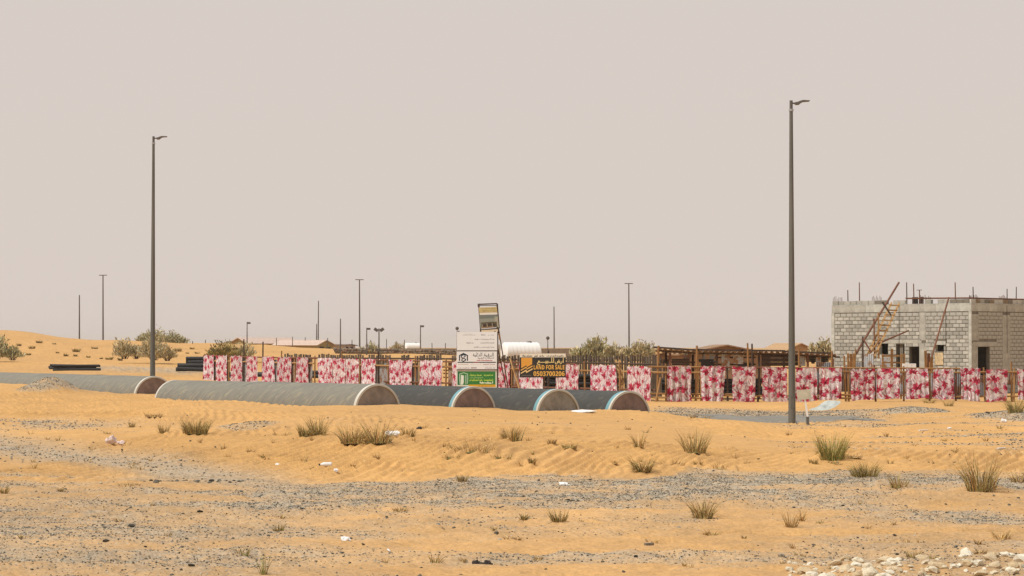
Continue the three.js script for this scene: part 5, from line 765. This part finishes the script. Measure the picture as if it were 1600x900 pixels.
{ // rubble wall across the middle distance, with wire posts
  const d = 245, t = thing('stone_wall', 'low dark rubble wall with thin posts far behind the cloths', 'wall', P(640, 552, d)), o = t.position, cs = [];
  const ms = M.plank; const gs = [0, 1, 2, 3].map((k) => { const g = new THREE.IcosahedronGeometry(1, 1), p = g.attributes.position; for (let i = 0; i < p.count; i++) { const n = 0.75 + 0.5 * vn(p.getX(i) * 2 + k * 5, p.getY(i) * 2 + p.getZ(i) * 3); p.setXYZ(i, p.getX(i) * n, p.getY(i) * n, p.getZ(i) * n); } g.computeVertexNormals(); return g; });
  const A = P(524, 556, d).sub(o), B = P(900, 556, d).sub(o); mesh('wall_core', box(B.x - A.x, 1.1, 0.5, (A.x + B.x) / 2, A.y + 0.2, 0), mat(0.26, 0.20, 0.15, { map: concTex }), t);
  for (let px = 524; px < 735; px += 2.2) { const y = lerp(543, 546, clamp((px - 524) / 190)) + rr(0, 1.2); for (let j = 0; j < 2; j++) { const p = P(px + rr(-1, 1), y + 2 + j * 3.4, d).sub(o), m = mesh('stone', pick(gs), pick([...M.plank.slice(0, 3), M.sheetRust]), t); m.position.set(p.x, p.y, 0.18 + rr(0, 0.08)); m.scale.set(rr(0.08, 0.15), rr(0.09, 0.15), 0.16); m.rotation.set(rr(0, 3), rr(0, 3), 0); } }
  for (const [px, y] of [[550, 531], [604, 530], [619, 533], [632, 531], [675, 536], [696, 536], [604, 536]]) { const p = P(px, y, d).sub(o), q = p.clone(); q.y -= 1.6; mesh('wire_post', rod(q, p, 0.045, 0.04, 5), M.poleFar, t); }
}
for (const [px, y0, y1, d] of [[432, 528, 540, 330], [457, 526, 540, 330], [477, 527, 540, 332], [512, 528, 545, 300], [321, 531, 541, 290], [301, 533, 540, 288]]) { const a = P(px, y1 + 4, d), o = mesh('wire_post', rod(V(0, 0, 0), P(px, y0, d).sub(a), 0.06, 0.05, 5), M.poleFar); o.position.copy(a); tag(o, 'thin wire fence post on the skyline among the far houses', 'post', 'skyline fence posts'); }
function tank(px, py, d, wpx, hpx, label) {
  const s = F / d, b = P(px, py, d), R = hpx / s / 2, L = wpx / s, t = thing('white_tank', label, 'tank', V(b.x, b.y, b.z), 0.35);
  const pr = []; for (let k = 0; k <= 10; k++) { const a = k / 10 * Math.PI / 2; pr.push([R * Math.sin(a), -L / 2 + 0.25 * R * (1 - Math.cos(a))]); } for (let k = 1; k < 8; k++) { const y = lerp(-L / 2 + 0.3 * R, L / 2 - 0.3 * R, k / 8); pr.push([R, y - 0.03], [R * 1.02, y - 0.02], [R * 1.02, y + 0.02], [R, y + 0.03]); } for (let k = 10; k >= 0; k--) { const a = k / 10 * Math.PI / 2; pr.push([R * Math.sin(a), L / 2 - 0.25 * R * (1 - Math.cos(a))]); }
  mesh('tank_body', new THREE.LatheGeometry(pr.map(([x, y]) => new THREE.Vector2(Math.max(x, 0.001), y)), 32).rotateZ(Math.PI / 2).translate(0, R, 0), M.white, t);
  for (const x of [-L * 0.3, L * 0.3]) mesh('saddle', box(0.2, R * 1.2, R * 1.5, x, R * 0.1 - R * 0.4, 0), M.conc, t); mesh('manhole', new THREE.CylinderGeometry(R * 0.25, R * 0.25, R * 0.25, 16).translate(L * 0.22, 2 * R, 0), M.sheet, t); return t;
}
tank(814, 568, 140, 62, 33, 'large white ribbed tank between the two signs');
tank(644.5, 550, 262, 25, 14, 'small white tank far behind the stone wall');
{ const b = P(773, 560, 138), t = thing('upright_tank', 'pale upright tank half hidden behind the white sign boards', 'tank', b), s = F / 138; mesh('tank_body', new THREE.LatheGeometry([[0.001, 0], [9 / s, 0], [9 / s, 20 / s], [7 / s, 23 / s], [3 / s, 24.5 / s], [0.001, 24.5 / s]].map(([x, y]) => new THREE.Vector2(x, y)), 24), mat(0.58, 0.57, 0.53, { roughness: 0.6 }), t); mesh('plinth', box(20 / s, 1.2, 20 / s, 0, -0.6, 0), M.conc, t); }

renderer.render(scene, camera);
